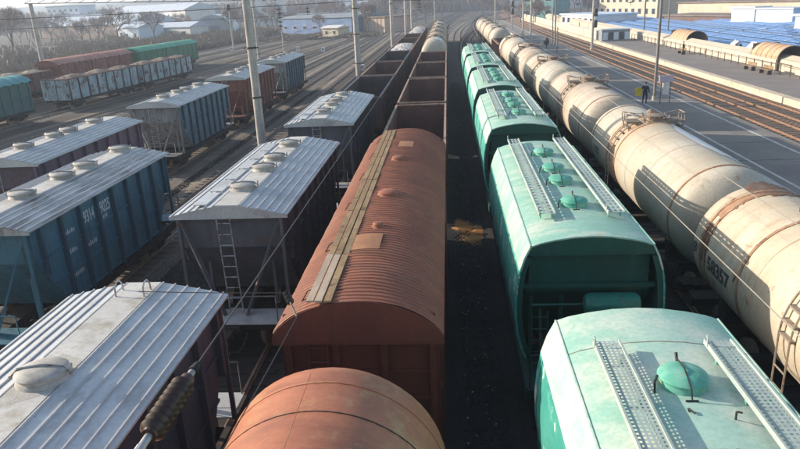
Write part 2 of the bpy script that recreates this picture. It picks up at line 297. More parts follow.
def trk_pt(fn, y): x = fn(y); dx = fn(y+0.5)-x; return x, math.atan2(dx, 0.5)
def track(fn, y0, y1, rail='rail', ball='ballast', step=8, sl=True):
    t = bpy.data.objects.new('railway_track', None); C.objects.link(t); struct(t)
    ys = [y0+(y1-y0)*i/max(1, int((y1-y0)/step)) for i in range(int((y1-y0)/step)+1)]
    b = MB(); vs = []; fs = []
    for y in ys:
        x = fn(y); vs += [(x-2.1, y, 0.004), (x-1.45, y, 0.07), (x+1.45, y, 0.07), (x+2.1, y, 0.004)]
    for i in range(len(ys)-1):
        for k in range(3): fs.append((i*4+k, i*4+k+1, i*4+k+5, i*4+k+4))
    b.add(vs, fs).build('ballast_bed', ball, t, smooth=False)
    for sx in (-0.76, 0.76):
        r = MB(); vs = []; fs = []
        pr = [(-0.07,0.10),(-0.035,0.13),(-0.035,0.22),(0.035,0.22),(0.035,0.13),(0.07,0.10)]
        for y in ys: vs += [(fn(y)+sx+px, y, pz) for px, pz in pr]
        for i in range(len(ys)-1):
            for k in range(5): fs.append((i*6+k, i*6+k+1, i*6+k+7, i*6+k+6))
        r.add(vs, fs).build('rail', rail, t, smooth=False)
    if sl:
        s = MB(); y = y0+0.3
        while y < min(y1, 190):
            x = fn(y); s.box(x-1.3, x+1.3, y-0.12, y+0.12, 0.03, 0.105); y += 0.6
        stuff(s.build('sleepers', 'sleeper_shade' if ball == 'ballast_shade' else 'sleeper', t, smooth=False))
    return t
XG, XB, XT1, XT2, XT3, XTK = 3.05, -1.75, -6.2, -13.0, -17.75, 8.1
bend = lambda y, y0, k: k*max(0, y-y0)**2
for X, y0, y1, bs, k in ((XB,-5,430,170,0.00022),(XT1,-5,430,175,0.00022),(XT2,8,430,180,0.0002),(XT3,14,430,180,0.0002),(XTK,-2,430,168,0.0003),(12.7,10,430,175,0.0003)):
    track(lambda y, X=X, bs=bs, k=k: X+bend(y,bs,k), y0, y1, ball='ballast_shade' if -8 < X < 12 else 'ballast')
track(lambda y: XG+bend(y,120,0.0008), -5, 420, ball='ballast_shade')
ly = MB().box(-0.1, 1.35, -4, 180, -0.01, 0.012).build('lane_shade_strip', 'ballast_shade', smooth=False); struct(ly)  # dark sheet that paints the shade of the lane between the trains
ly = MB().box(-11.0, -8.2, 4, 44, -0.01, 0.012).build('lane_shade_strip', 'ballast_shade', smooth=False); struct(ly)  # same painted shade for the lane left of the silver hoppers
track(lambda y: XB+bend(y,178,0.00075)+0.25, 185, 420, sl=False)
track(lambda y: XG-1.2+bend(y,150,0.0009)*0.6, 150, 420, sl=False)
for i, X in enumerate((-22.6, -27.4)):
    track(lambda y, X=X: X+0.018*(y-60)+bend(y,190,0.0002), 30, 430)
for i, X in enumerate((-33.8,-40.4,-50.8,-57.5,-64.0,-71.0)):
    track(lambda y, X=X: X+0.088*(y-66), 40, 330, sl=(i < 4))
for X in (21.95+0.45, 25.3): track(lambda y, X=X: X+bend(y,150,0.00012), 20, 430, 'rail_warm', 'ballast_warm')

# stony strip beside and shade-darkened gravel between the right hand tracks
spl = MB(); rs_ = random.Random(4)
for cx_, cy_, ax_r, ay_r, tilt in ((0.55,27.5,0.75,0.28,0.1),(0.95,26.2,0.50,0.42,-0.3),(1.15,27.1,0.28,0.25,0.5),(0.30,28.1,0.22,0.20,0.2)):
    n = 26; ring_ = []; base = len(spl.v); vs = [(cx_, cy_, 0.055)]
    ph = [rs_.uniform(0, 6.28) for _ in range(4)]
    for q in (0.45, 0.8, 1.0):
        for i in range(n):
            a_ = 2*math.pi*i/n; rr_ = q*(1+0.22*math.sin(2*a_+ph[0])+0.16*math.sin(3*a_+ph[1])+0.10*math.sin(7*a_+ph[2])+rs_.uniform(-.05,.05))
            x_, y_ = ax_r*rr_*math.cos(a_), ay_r*rr_*math.sin(a_)
            vs.append((cx_+x_*math.cos(tilt)-y_*math.sin(tilt), cy_+x_*math.sin(tilt)+y_*math.cos(tilt), {0.45:0.045,0.8:0.03,1.0:0.005}[q]+rs_.uniform(0,.008)))
    fs = [(0, 1+i, 1+(i+1) % n) for i in range(n)]
    for q in range(2): fs += [(1+q*n+i, 1+(q+1)*n+i, 1+(q+1)*n+(i+1) % n, 1+q*n+(i+1) % n) for i in range(n)]
    spl.add(vs, fs)
for k in range(4200):
    cx_, cy_, ax_r, ay_r = rs_.choice(((0.55,27.5,0.6,0.30),(0.95,26.2,0.42,0.42),(1.15,27.1,0.3,0.3),(0.30,28.1,0.25,0.25)))
    x, y = cx_+rs_.gauss(0, ax_r*0.75), cy_+rs_.gauss(0, ay_r*0.9); r = rs_.uniform(0.01, 0.03); z = 0.014 if abs(x-cx_) > ax_r*0.5 else 0.04
    spl.add([(x-r,y-r,z),(x+r,y-r,z),(x,y+r,z),(x,y,z+r)], [(0,1,3),(1,2,3),(2,0,3)])
stuff(spl.build('spilled_grain', 'spill', smooth=False))
lt = MB()
for k in range(900):
    y = 9+60*random.random()**1.6; x = random.uniform(-0.15, 1.6) if random.random() < .55 else random.uniform(-11.2,-8.2)
    r = random.uniform(0.012, 0.04); z = 0.013; lt.add([(x-r,y-r,z),(x+r,y-r*.6,z),(x+r*.7,y+r,z),(x-r*.6,y+r,z),(x,y,z+r*.6)], [(0,1,4),(1,2,4),(2,3,4),(3,0,4)])
stuff(lt.build('litter', 'load_scrap', smooth=False))
gr = MB()
for k in range(16000):
    y = 9+70*random.random()**1.7; x = random.uniform(-0.2, 1.9) if random.random() < .5 else random.choice((random.uniform(-11.2,-8.2), random.uniform(-15.6,-14.9)))
    r = random.uniform(0.015, 0.045); z = 0.013
    gr.add([(x-r,y-r,z),(x+r,y-r*.6,z),(x+r*.7,y+r,z),(x-r*.6,y+r,z),(x,y,z+r*1.1)], [(0,1,4),(1,2,4),(2,3,4),(3,0,4)])
stuff(gr.build('gravel', 'ballast_shade', smooth=False))  # stones share the shade-darkened ballast colour

# ------------------------------------------------------------------ running gear shared by all wagons
def underframe(t, L, mat='under', wide=False):
    f = MB(); h = L/2
    f.box(-0.28, 0.28, -h, h, 0.92, 1.18)
    for y in (-h+0.35, -h/2.2, 0, h/2.2, h-0.35): f.box(-1.4, 1.4, y-0.12, y+0.12, 0.98, 1.21)
    if wide:
        for sx in (-1.42, 1.42): f.box(sx-0.07, sx+0.07, -h+0.2, h-0.2, 0.95, 1.24)
    f.build('underframe', mat, t)
    for s in (-1, 1):
        c = MB(); c.box(-0.12, 0.12, s*h-0.02 if s > 0 else -h-0.45, s*h+0.45 if s > 0 else -h+0.02, 0.90, 1.12); c.box(-0.2, 0.14, min(s*(h+0.42), s*(h+0.62)), max(s*(h+0.42), s*(h+0.62)), 0.86, 1.16)
        c.build('coupler', 'under', t)
        hs = MB(); hs.path([(0.45, s*(h-0.1), 0.95), (0.42, s*(h+0.2), 0.75), (0.3, s*(h+0.5), 0.62), (0.15, s*(h+0.68), 0.75)], 0.03); hs.build('air_hose', 'black', t)
    wm = getattr(underframe, 'wm', None)
    if wm is None:
        w_ = MB(); pr = [(0.475,-0.01),(0.475,0.09),(0.50,0.10),(0.50,0.13),(0.2,0.13),(0.2,-0.01)]
        n = 22; vs = []; fs = []
        for r, x in pr:
            for i in range(n): a = 2*math.pi*i/n; vs.append((x, r*math.cos(a), r*math.sin(a)))
        for k in range(len(pr)-1):
            for i in range(n): j = (i+1) % n; fs.append((k*n+i, k*n+j, (k+1)*n+j, (k+1)*n+i))
        fs += [tuple(range(n)), tuple(range(5*n, 6*n))]
        w_.add(vs, fs); wm = underframe.wm = w_.mesh('wheel', 'rail')
        a_ = MB(); a_.tube((-0.98,0,0), (0.98,0,0), 0.08, 8); underframe.am = a_.mesh('axle', 'under')
        b_ = MB()
        for sx in (-0.98, 0.98):
            b_.extr_x([(-1.15,0.62),(-1.15,0.78),(-0.55,0.95),(0.55,0.95),(1.15,0.78),(1.15,0.62),(0.5,0.48),(0.35,0.36),(-0.35,0.36),(-0.5,0.48)], sx-0.09, sx+0.09)
            for y in (-0.925, 0.925): b_.tube((sx-0.16,y,0.70), (sx+0.16,y,0.70), 0.14, 8)
            for y in (-0.2, 0.0, 0.2): b_.tube((sx*1.09,y,0.42), (sx*1.09,y,0.82), 0.075, 6)
        b_.box(-1.0, 1.0, -0.2, 0.2, 0.6, 0.92); underframe.bm = b_.mesh('bogie', 'under')
    for s in (-1, 1):
        b = rep('bogie', underframe.bm, t, [(0, s*(h-1.9), 0)])[0]
        for y in (-0.925, 0.925):
            rep('axle', underframe.am, b, [(0, y, 0.70)])
            rep('wheel', wm, b, [(0.70, y, 0.70)])
            o = rep('wheel', wm, b, [(-0.70, y, 0.70)])[0]; o.rotation_euler = (0, 0, math.pi)

def ladder(t, p, q, wdt, axis, n, mat, name='ladder'):
    p, q = Vector(p), Vector(q); a = Vector(axis)*wdt/2
    l = MB(); l.tube(p-a, q-a, 0.022, 5); l.tube(p+a, q+a, 0.022, 5); lo = l.build(name, mat, t)
    for i in range(n):
        c = p.lerp(q, (i+0.5)/n); r = MB(); r.tube(c-a, c+a, 0.016, 5, caps=False); r.build('rung', mat, lo)

# ------------------------------------------------------------------ cement hopper wagon
def cement_hopper(label, roof='silver', strip='strip', side='side_dark', end='steel_grey', detail=2, loops=False, two_loops=False, hatch_y=(-3.1,-0.75,0.75,3.05), near_only=None, walk=False, post=None):
    t = thing('hopper_wagon', label, 'hopper wagon')
    L = 4.8; we = 1.68; ze = 4.12; zr = 4.44
    def rz(x): return zr-(abs(x)/we)**1.25*(zr-ze) if abs(x) > 0.36 else zr-(0.36/we)**1.25*(zr-ze)
    xs = [-we, -1.3, -0.95, -0.36, 0.36, 0.95, 1.3, we]
    prof = [(x, rz(x)) for x in xs]+[(x, rz(x)-0.04) for x in reversed(xs)]
    MB().extr_y(prof, -L, L).build('roof', roof, t, smooth=False)
    MB().box(-0.34, 0.34, -L+0.02, L-0.02, rz(0)+0.002, rz(0)+0.022).build('centre_strip', strip, t)
    ribs = []
    for s in (-1, 1):
        for x in (0.38, 0.62, 0.86, 1.10, 1.34, 1.58): ribs.append(s*x)
    for x in ribs:
        sl = (rz(abs(x)+0.05)-rz(abs(x)-0.05))/0.1 if abs(x) > 0.6 else -0.18
        r = MB(); sgn = 1 if x > 0 else -1; z = rz(x)
        r.extr_y([(x-0.018, z-0.01), (x+0.018, z-0.01), (x+0.012, z+0.026), (x-0.012, z+0.026)], -L-0.006, L+0.006); r.build('roof_rib', 'rib_grey', t)
    for s in (-1, 1):
        pts = [(x, rz(x)-0.005) for x in [-we, -1.3, -0.95, -0.36, 0.36, 0.95, 1.3, we]]+[(we, ze-0.10), (-we, ze-0.10)]
        y = s*(L-0.03); MB().extr_y(pts, min(y, y+s*0.02), max(y, y+s*0.02)).build('roof_fascia', roof, t)
    # hatches
    for hy in hatch_y:
        z = rz(0)+0.02; hm = MB(); hm.lathe_z([(0.40,z-0.01),(0.37,z+0.05),(0.34,z+0.07),(0.34,z+0.13)], 0, hy, 24); h = hm.build('hatch', 'hatch_grey', t)
        lm = MB(); lm.lathe_z([(0.375,z+0.125),(0.385,z+0.145),(0.36,z+0.165),(0.24,z+0.195),(0.10,z+0.207),(0.02,z+0.21)], 0, hy, 24); lm.build('lid', 'hatch_grey', h)
        c = MB(); c.path([(-0.42,hy-0.05,z+0.12),(-0.34,hy-0.05,z+0.195),(0,hy,z+0.235),(0.34,hy+0.05,z+0.195),(0.43,hy+0.05,z+0.10)], 0.018, 5); c.tube((0.43,hy+0.02,z+0.06),(0.43,hy+0.08,z+0.22),0.022,5); c.tube((-0.42,hy-0.14,z+0.10),(-0.42,hy+0.04,z+0.10),0.028,5); c.build('clamp_bar', 'steel', h)
    for hy in hatch_y:
        rg_ = random.Random(int(hy*100)); n = 18; vs = [(0, hy, rz(0)+0.024)]
        for i in range(n):
            a_ = 2*math.pi*i/n; q_ = rg_.uniform(0.8, 1.25)
            vs.append((max(-0.335, min(0.335, 0.5*q_*math.cos(a_))), hy+0.62*q_*math.sin(a_), rz(0)+0.0235))
        MB().add(vs, [(0, 1+i, 1+(i+1) % n) for i in range(n)]).build('spilled_cement', 'cement_dust', t)
    if walk:
        for k in range(6):
            y = -4+1.4*k; MB().box(-1.0, -0.62, y-0.62, y+0.62, rz(0.8)+0.06, rz(0.8)+0.085).build('walkway_plate', roof, t)
    if loops:
        for x in (-0.28, 0.28):
            z = rz(0)+0.02; y = 4.25
            MB().path([(x,y-0.14,z),(x,y-0.13,z+0.17),(x,y-0.04,z+0.25),(x,y+0.08,z+0.25),(x,y+0.16,z+0.15),(x,y+0.17,z)], 0.017, 6).build('grab_handle', 'steel', t)
            MB().path([(x,-y-0.14,z),(x,-y-0.13,z+0.17),(x,-y-0.04,z+0.25),(x,-y+0.08,z+0.25),(x,-y+0.16,z+0.15),(x,-y+0.17,z)], 0.017, 6).build('grab_handle', 'steel', t)
    # sides
    sp = [(-4.55,ze-0.02),(4.55,ze-0.02),(4.55,3.1),(3.25,1.32),(-3.25,1.32),(-4.55,3.1)]
    for s in (-1, 1):
        x = s*1.5; MB().extr_x(sp, min(x, x-s*0.04), max(x, x-s*0.04)).build('side_wall', side, t)
        for k in range(9):
            y = -4.2+1.05*k; zb = 1.32 if abs(y) < 3.25 else 1.32+(abs(y)-3.25)*1.37
            MB().box(min(x, x+s*0.085), max(x, x+s*0.13), y-0.05, y+0.05, zb, ze-0.03).build('side_post', post or side, t)
        for z in (1.38, 2.25, 3.1):
            MB().box(min(x, x+s*0.05), max(x, x+s*0.05), -3.2 if z < 2 else (-3.9 if z < 3 else -4.5), 3.2 if z < 2 else (3.9 if z < 3 else 4.5), z-0.03, z+0.03).build('side_rail', side, t)
    for s in (-1, 1):
        MB().extr_x([(s*4.55,3.1),(s*4.55,ze-0.04),(s*4.51,ze-0.04),(s*4.51,3.1)], -1.458, 1.458).build('end_wall', end, t)
        MB().extr_x([(s*4.55,3.098),(s*3.25,1.30),(s*3.20,1.33),(s*4.50,3.12)], -1.458, 1.458).build('end_slope', end, t)
        for sx in (-1, 1):
            MB().bar((sx*1.47, s*4.72, 1.2), (sx*1.47, s*4.72, ze-0.06), 0.09, 0.07).build('corner_post', end, t)
            MB().bar((sx*1.42, s*4.66, ze-0.12), (sx*0.30, s*5.15, 1.2), 0.13, 0.06).build('diagonal_brace', end, t)
            MB().bar((sx*0.95, s*4.1, 1.2), (sx*0.95, s*4.1, 2.5), 0.08, 0.08).build('prop', end, t)
        ladder(t, (0.0, s*5.05, 1.25), (-0.12*s*-1, s*4.86, ze-0.05), 0.38, (1,0,0), 9, 'steel' if end != 'blue_side' else end)
        MB().box(-1.4, 1.4, min(s*4.75, s*5.7), max(s*4.75, s*5.7), 1.215, 1.245).build('end_platform', 'silver' if end == 'steel_grey' else end, t)
        MB().path([(-1.35,s*5.66,1.24),(-1.35,s*5.66,2.05),(1.35,s*5.66,2.05),(1.35,s*5.66,1.24)], 0.02, 5).build('handrail', end, t)
    for y in (-1.6, 1.6):
        f = MB(); f.add([(-1.2,y-1.4,1.32),(1.2,y-1.4,1.32),(1.2,y+1.4,1.32),(-1.2,y+1.4,1.32),(-0.3,y-0.35,0.5),(0.3,y-0.35,0.5),(0.3,y+0.35,0.5),(-0.3,y+0.35,0.5)], [(0,1,2,3),(7,6,5,4),(0,4,5,1),(1,5,6,2),(2,6,7,3),(3,7,4,0)]); f.build('discharge_funnel', end, t)
    underframe(t, 11.6, 'under', True)
    return t

def put(t, x, y, rz=0): t.location = (x, y, 0); t.rotation_euler = (0, 0, rz); return t

GH = 'cement hoppers with silver ribbed roofs'
a = put(cement_hopper('silver roofed hopper in the bottom left corner with one hatch and two grab handles', hatch_y=(-3.2,-1.05,1.2), loops=True), XT1, 7.2); a['group'] = GH
b_ = put(cement_hopper('silver roofed hopper with four round hatches between the leaning pole and the red boxcar', walk=True), XT1, 22.0); b_['group'] = GH
dup(b_, 'silver roofed hopper coupled behind the central one and ahead of the dark gondola', (XT1, 35.9, 0))
a3 = put(cement_hopper('hopper with grey ribbed roof and faded mauve sides beyond the blue numbered hopper', 'silver','strip','purple_side','purple_side', hatch_y=(-2.9,-0.6,0.6,3.0)), XT3, 29.2); a3['group'] = GH
a4 = put(cement_hopper('hopper with silver roof and pale blue sides, second in the left middle train', 'silver','strip','pale_blue','pale_end', post='blue_post'), XT3, 43.9); a4['group'] = GH
a5 = put(cement_hopper('hopper with silver roof and faded red sides behind the leaning pole', 'silver','strip','red_side','red_side'), XT3, 57.8); a5['group'] = GH
dup(a4, 'last hopper of the left middle train, grey blue with pale roof, by open tracks', (XT3, 71.8, 0))
a6 = put(cement_hopper('blue hopper numbered 9314 9025 with dirty brown streaked silver roof', 'silver_dirty','strip','blue_side','blue_side', post='blue_post', hatch_y=(-2.3,-0.05,1.45,4.1)), XT2, 20.95); a6['group'] = GH
def blue_side(u, v, y0, z0): return Vector((1.508, y0+u, z0+v))
text_mesh('9314', 0.54, 'text_white', lambda u, v: blue_side(u*0.62, v, -1.84, 3.36), 'number', a6, 0.012)
text_mesh('9025', 0.54, 'text_white', lambda u, v: blue_side(u*0.62, v, -0.80, 3.36), 'number', a6, 0.012)
for (s, y0, z0) in (('KZH', -3.0, 2.75), ('9-1', -3.0, 2.05), ('68 T', -1.95, 2.35), ('22,5', -3.0, 1.62), ('A B', -0.8, 2.9)):
    pass
for y0, z0, n in ((-3.05,3.35,6),(-3.0,2.75,5),(-2.95,2.0,6),(-1.95,2.6,6),(-0.7,3.15,3)):
    s_ = MB(); rr = random.Random(y0*z0)
    for k in range(n):
        hh = rr.uniform(0.09, 0.15); s_.box(1.504, 1.508, y0+k*0.11, y0+k*0.11+0.06, z0, z0+hh); 
    s_.build('stencil_marks', 'text_white', a6)

# ------------------------------------------------------------------ red boxcar
def boxcar(label, roof='box_roof', side='box_side', L=16.2, detail=True, wid=1.56, corr=0.145, ze=3.86, rise=0.72):
    t = thing('boxcar', label, 'boxcar'); h = L/2
    def rz(x): u = min(1, abs(x)/wid); return ze+rise*(max(0, 1-u**2.1))**0.72
    NX = 22; xs = [wid*math.sin(math.pi*(i/NX-0.5)) for i in range(NX+1)]
    n = int(L/corr); vs = []; fs = []; rows = []
    for k in range(n):
        y = -h+k*L/n
        for dy, dz in ((0, 0), (0.55, 0.0), (0.68, 0.022), (0.87, 0.022)): rows.append((y+dy*L/n, dz))
    rows.append((h, 0))
    if not detail: rows = [(y, dz*4) for y, dz in rows]
    for y, dz in rows:
        for x in xs: vs.append((x*(1+dz*0.3), y, rz(x)+dz+0.007*math.sin(y*1.7+x*2.3)+0.006*math.sin(y*4.3-x*3.1+1)+0.004*math.sin(y*9.1+x*5)))
    W = NX+1
    for i in range(len(rows)-1):
        for k in range(NX): fs.append((i*W+k, i*W+k+1, (i+1)*W+k+1, (i+1)*W+k))
    MB().add(vs, fs).build('roof', roof, t)
    for s in (-1, 1):
        prof = [(x, rz(x)-0.01) for x in xs]+[(wid, ze-0.12), (-wid, ze-0.12)]
        y = s*(h-0.02); MB().extr_y(prof, min(y, y+s*0.05), max(y, y+s*0.05)).build('roof_fascia', side, t)
        MB().box(-wid-0.01, wid+0.01, min(s*(h+0.01), s*(h-0.08)), max(s*(h+0.01), s*(h-0.08)), ze-0.17, ze-0.121).build('eave_lip', side, t)
        x = s*1.46
        MB().box(min(x, x-s*0.05), max(x, x-s*0.05), -h+0.3, h-0.3, 1.22, ze).build('side_wall', side, t)
        np_ = 14 if detail else 12
        for k in range(np_):
            y = -h+0.55+(L-1.1)*k/(np_-1); MB().box(min(x+s*.002, x+s*0.075), max(x+s*.002, x+s*0.075), y-0.05, y+0.05, 1.24, ze-0.02).build('side_post', side, t)
        for z in (1.26, 2.6): MB().box(min(x+s*.002, x+s*0.05), max(x+s*.002, x+s*0.05), -h+0.3, h-0.3, z-0.04, z+0.04).build('side_rail', side, t)
        d = MB().box(min(x+s*.09, x+s*0.13), max(x+s*.09, x+s*0.13), -1.5, 1.5, 1.3, ze-0.1).build('sliding_door', side, t)
        MB().box(min(x+s*.13, x+s*0.16), max(x+s*.13, x+s*0.16), -0.05, 0.05, 1.8, 2.6).build('handle', 'under', d)
        ye = s*(h-0.3)
        MB().box(-1.408, 1.408, min(ye, ye-s*0.05), max(ye, ye-s*0.05), 1.22, ze+0.3).build('end_wall', side, t)
        for x in (-1.35, -0.45, 0.45, 1.35): MB().box(x-0.06, x+0.06, min(ye+s*.002, ye+s*0.1), max(ye+s*.002, ye+s*0.1), 1.2, ze-0.13).build('end_post', side, t)
        for z in (1.8, 2.4, 3.0, 3.5): MB().box(-1.29, 1.29, min(ye+s*.002, ye+s*0.045), max(ye+s*.002, ye+s*0.045), z-0.035, z+0.035).build('end_rib', side, t)
        ladder(t, (-0.78, ye+s*0.16, 1.3), (-0.78, ye+s*0.16, ze-0.15), 0.36, (1,0,0), 8, side)
    underframe(t, L-0.1, 'under', True)
    return t, rz
bx, brz = boxcar('big rust red boxcar with corrugated arched roof and plank walkway in the centre')
put(bx, XB, 18.75)
# plank walkway along the roof: three boards wide, in lengths
yy = -8.15; rr = random.Random(3)
for si, Ls in enumerate((2.3, 3.05, 3.0, 2.9, 2.75, 2.0)):
    for k in range(3):
        x = -0.86+k*0.158; z = 4.545+0.012*rr.random()+(0.02 if si == 0 else 0); dz = rr.uniform(-0.01, 0.015); off = rr.uniform(-0.08, 0.08)
        p = MB(); p.box(x, x+0.128, yy+0.02+off*.4, yy+Ls-0.02+off*.4, z, z+0.035)
        o = p.build('plank', 'wood_pale' if (si == 0 and k < 2) else 'wood', bx); o.rotation_euler = (0.0, 0.0, 0)
    for q in (0.25, 0.75):
        y = yy+Ls*q; MB().bar((-0.93,y,brz(0.93)-0.03), (-0.30,y,4.55), 0.05, 0.05).build('walkway_bracket', 'under', bx)
        if q < 0.5: MB().path([(-1.08,y,brz(1.08)),(-0.95,y,4.53),(-0.88,y,4.57)], 0.012, 5).build('hook', 'under', bx)
    yy += Ls
for y, r in ((-1.4, 0.25), (2.7, 0.20), (-4.1, 0.12)):
    h = MB(); h.lathe_z([(r+0.06, 4.55), (r+0.02, 4.60), (r, 4.61), (r, 4.65), (r*1.06, 4.655), (r*0.8, 4.69), (0.03, 4.70)], 0.03, y, 20); h.build('roof_vent', 'box_roof', bx)
def patch(x0, x1, y0, y1, mat):
    vs = []; n = 6
    for y in (y0, y1):
        for i in range(n+1): x = x0+(x1-x0)*i/n; vs.append((x, y, brz(x)+0.03))
    for y in (y0, y1):
        for i in range(n+1): x = x0+(x1-x0)*i/n; vs.append((x, y, brz(x)-0.01))
    W = n+1; fs = [(i, i+1, W+i+1, W+i) for i in range(n)]+[(2*W+i+1, 2*W+i, i, i+1)[::-1] for i in range(n)]+[(W+i, W+i+1, 3*W+i+1, 3*W+i) for i in range(n)]
    MB().add(vs, fs).build('roof_patch', mat, bx)
patch(-0.42, 0.20, -5.6, -4.65, 'patch'); patch(-0.10, 0.42, 4.6, 5.5, 'patch')

# ------------------------------------------------------------------ tank wagons
def tank(label, body='cream_tank', L=13.2, ladders=True, zc=2.95, r=1.6, fit='fitting', bands=(-4.5,-2.6,2.6,4.5), barrel_mark=None, oy=0.0, frame='under', name='tank_wagon'):
    t = thing(name, label, 'tank wagon'); h = L/2
    prof = []
    for i in range(9):
        a = math.pi/2*i/8; prof.append((max(0.03, r*math.sin(a)**0.85), -h+0.72*(1-math.cos(a))))
    full = prof+[(rr_, -y) for rr_, y in reversed(prof)]
    MB().lathe_y(full, 0, zc, 56).build('tank_barrel', body, t)
    def ring(y, w_, th, mat, nm):
        m_ = MB(); m_.lathe_y([(r-0.02, y-w_/2), (r+th, y-w_/2), (r+th, y+w_/2), (r-0.02, y+w_/2)], 0, zc, 56); m_.f = m_.f[:-2]; m_.build(nm, mat, t)
    for y in bands: ring(y, 0.09, 0.018, 'band' if y in (-0.62, 0.62) or barrel_mark else body, 'strap')
    for y in (-5.6, -2.8, -0.4, 2.4, 5.6): ring(y, 0.03, 0.008, body, 'weld_seam')
    # manhole, platform, valve gear
    mh = MB(); zt = zc+r; mh.lathe_z([(0.36, zt-0.06), (0.36, zt+0.16), (0.42, zt+0.17), (0.42, zt+0.21), (0.20, zt+0.28), (0.03, zt+0.29)], 0, oy-0.1, 20); m_o = mh.build('manhole', fit, t)
    MB().path([(-0.40,oy-0.1,zt+0.16),(0,oy-0.1,zt+0.34),(0.40,oy-0.1,zt+0.16)], 0.025, 5).build('lid_clamp', 'band', m_o)
    for k in range(8):
        a_ = k*math.pi/4+0.2; MB().tube((0.43*math.cos(a_),oy-0.1+0.43*math.sin(a_),zt+0.08), (0.46*math.cos(a_),oy-0.1+0.46*math.sin(a_),zt+0.27), 0.022, 5).build('toggle_bolt', 'band', m_o)
    v = MB(); v.lathe_z([(0.12, zt-0.05), (0.12, zt+0.18), (0.16, zt+0.2), (0.05, zt+0.3)], 0.1, oy+0.75, 12); v.build('valve', fit, t)
    for s in (-1, 1):
        pl = MB()
        for q in range(4): pl.box(s*0.82-0.30, s*0.82+0.30, oy-0.36+0.19*q, oy-0.22+0.19*q, zt-0.02, zt+0.015)
        for y in (oy-0.36, oy+0.36): pl.bar((s*0.5,y,zt-0.05), (s*1.12,y,zt-0.04), 0.05, 0.05); pl.bar((s*1.08,y,zt-0.05), (s*1.0,y,zt-0.42), 0.04, 0.04)
        po = pl.build('working_platform', fit, t)
        for y in (oy-0.36, oy, oy+0.36): MB().tube((s*1.12,y,zt-0.03), (s*1.12,y,zt+0.30), 0.022, 5).build('railing_post', fit, po)
        MB().path([(s*0.6,oy-0.36,zt+0.2),(s*1.12,oy-0.36,zt+0.30),(s*1.12,oy+0.36,zt+0.30),(s*0.6,oy+0.36,zt+0.2)], 0.022, 5).build('railing', fit, po)
        MB().path([(s*0.45,oy-0.5,zt),(s*0.5,oy-0.45,zt+0.22),(s*0.75,oy-0.3,zt+0.25)], 0.028, 5).build('pipe', fit, po)
    if ladders:
        for s in (-1, 1):
            # ladder wraps down the barrel
            lm = MB(); pts = {}
            for e in (oy-0.22, oy+0.22):
                P_ = [(s*(r+0.1)*math.cos(a), e, zc+(r+0.1)*math.sin(a)) for a in [R(d) for d in range(62, -1, -10)]]+[(s*(r+0.1), e, 1.1)]
                lm.path(P_, 0.022, 5); pts[e] = P_
            lo = lm.build('ladder', fit, t)
            for i in range(len(P_)):
                MB().box(min(P_[i][0], P_[i][0]-s*0.09), max(P_[i][0], P_[i][0]-s*0.09)+0.03, oy-0.24, oy+0.24, P_[i][2]-0.025, P_[i][2]+0.02).build('rung', fit, lo)
            for z in (2.3, 1.9, 1.5): MB().tube((s*(r+0.1),oy-0.22,z), (s*(r+0.1),oy+0.22,z), 0.018, 5).build('rung', fit, lo)
    if barrel_mark:
        for (a0, a1, y0, y1, mt_) in barrel_mark:
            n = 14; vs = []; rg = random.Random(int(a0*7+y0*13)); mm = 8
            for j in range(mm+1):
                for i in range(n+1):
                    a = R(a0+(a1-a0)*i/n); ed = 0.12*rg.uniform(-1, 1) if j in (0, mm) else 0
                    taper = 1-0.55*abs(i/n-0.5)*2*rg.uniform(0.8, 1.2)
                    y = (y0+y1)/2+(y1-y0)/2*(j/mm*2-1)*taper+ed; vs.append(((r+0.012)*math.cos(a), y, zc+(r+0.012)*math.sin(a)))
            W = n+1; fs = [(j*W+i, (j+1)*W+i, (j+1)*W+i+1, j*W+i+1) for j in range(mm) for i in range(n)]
            MB().add(vs, fs).build('barrel_mark', mt_, t)  # dark stains, rust bands and the white strip
    for y in (-4.6, 4.6): MB().extr_y([(-1.2,1.2),(1.2,1.2),(1.25,1.9),(0.9,1.62),(0.0,1.36),(-0.9,1.62),(-1.25,1.9)], y-0.2, y+0.2).build('saddle', frame, t)
    underframe(t, 13.3, frame, False)
    for s in (-1, 1): MB().box(-1.35, 1.35, min(s*6.1, s*6.65), max(s*6.1, s*6.65), 1.19, 1.23).build('end_platform', frame, t)
    return t
GT = 'tank wagons in the right hand train'
ta = put(tank('cream tank wagon numbered 58357 nearest the camera at the right edge', 'cream_tank', bands=(-5.0,-2.6,3.1,5.15,5.45), oy=0.6, barrel_mark=[(66,108,4.9,6.3,'soot'),(100,142,5.08,5.5,'band'),(150,188,5.0,5.5,'soot'),(70,84,2.7,3.3,'band')]), XTK, 11.45); ta['group'] = GT
def on_tank(u, v, y0, a0, r=1.613, zc=2.95):
    a = math.pi+R(a0)-v/r; return Vector((r*math.cos(a), y0-u, zc+r*math.sin(a)))
text_mesh('58357', 0.52, 'text_dark', lambda u, v: on_tank(u*1.05, v, 4.92, 10), 'number', ta, 0.016)
text_mesh('(8', 0.36, 'text_dark', lambda u, v: on_tank(u, v, 5.95, 4), 'number', ta, 0.008)
text_mesh('7', 0.3, 'text_dark', lambda u, v: on_tank(u, v, 3.35, -2), 'number', ta, 0.008)
MB().path([(0.02,3.3,4.30),(0.02,3.3,4.68),(-0.22,3.5,4.62),(-0.22,3.5,4.86),(0.1,3.2,4.5),(0.14,4.1,4.5),(0.14,4.1,4.85)], 0.035, 6).build('valve_lever', 'black', ta)
tb = put(tank('plain cream tank wagon with white strip, second from the camera in the right train', 'cream_tank_b', bands=(-5.6,1.3,2.7,5.6), oy=2.0, barrel_mark=[(50,84,-4.9,1.7,'crown_white')]), XTK, 25.2); tb['group'] = GT
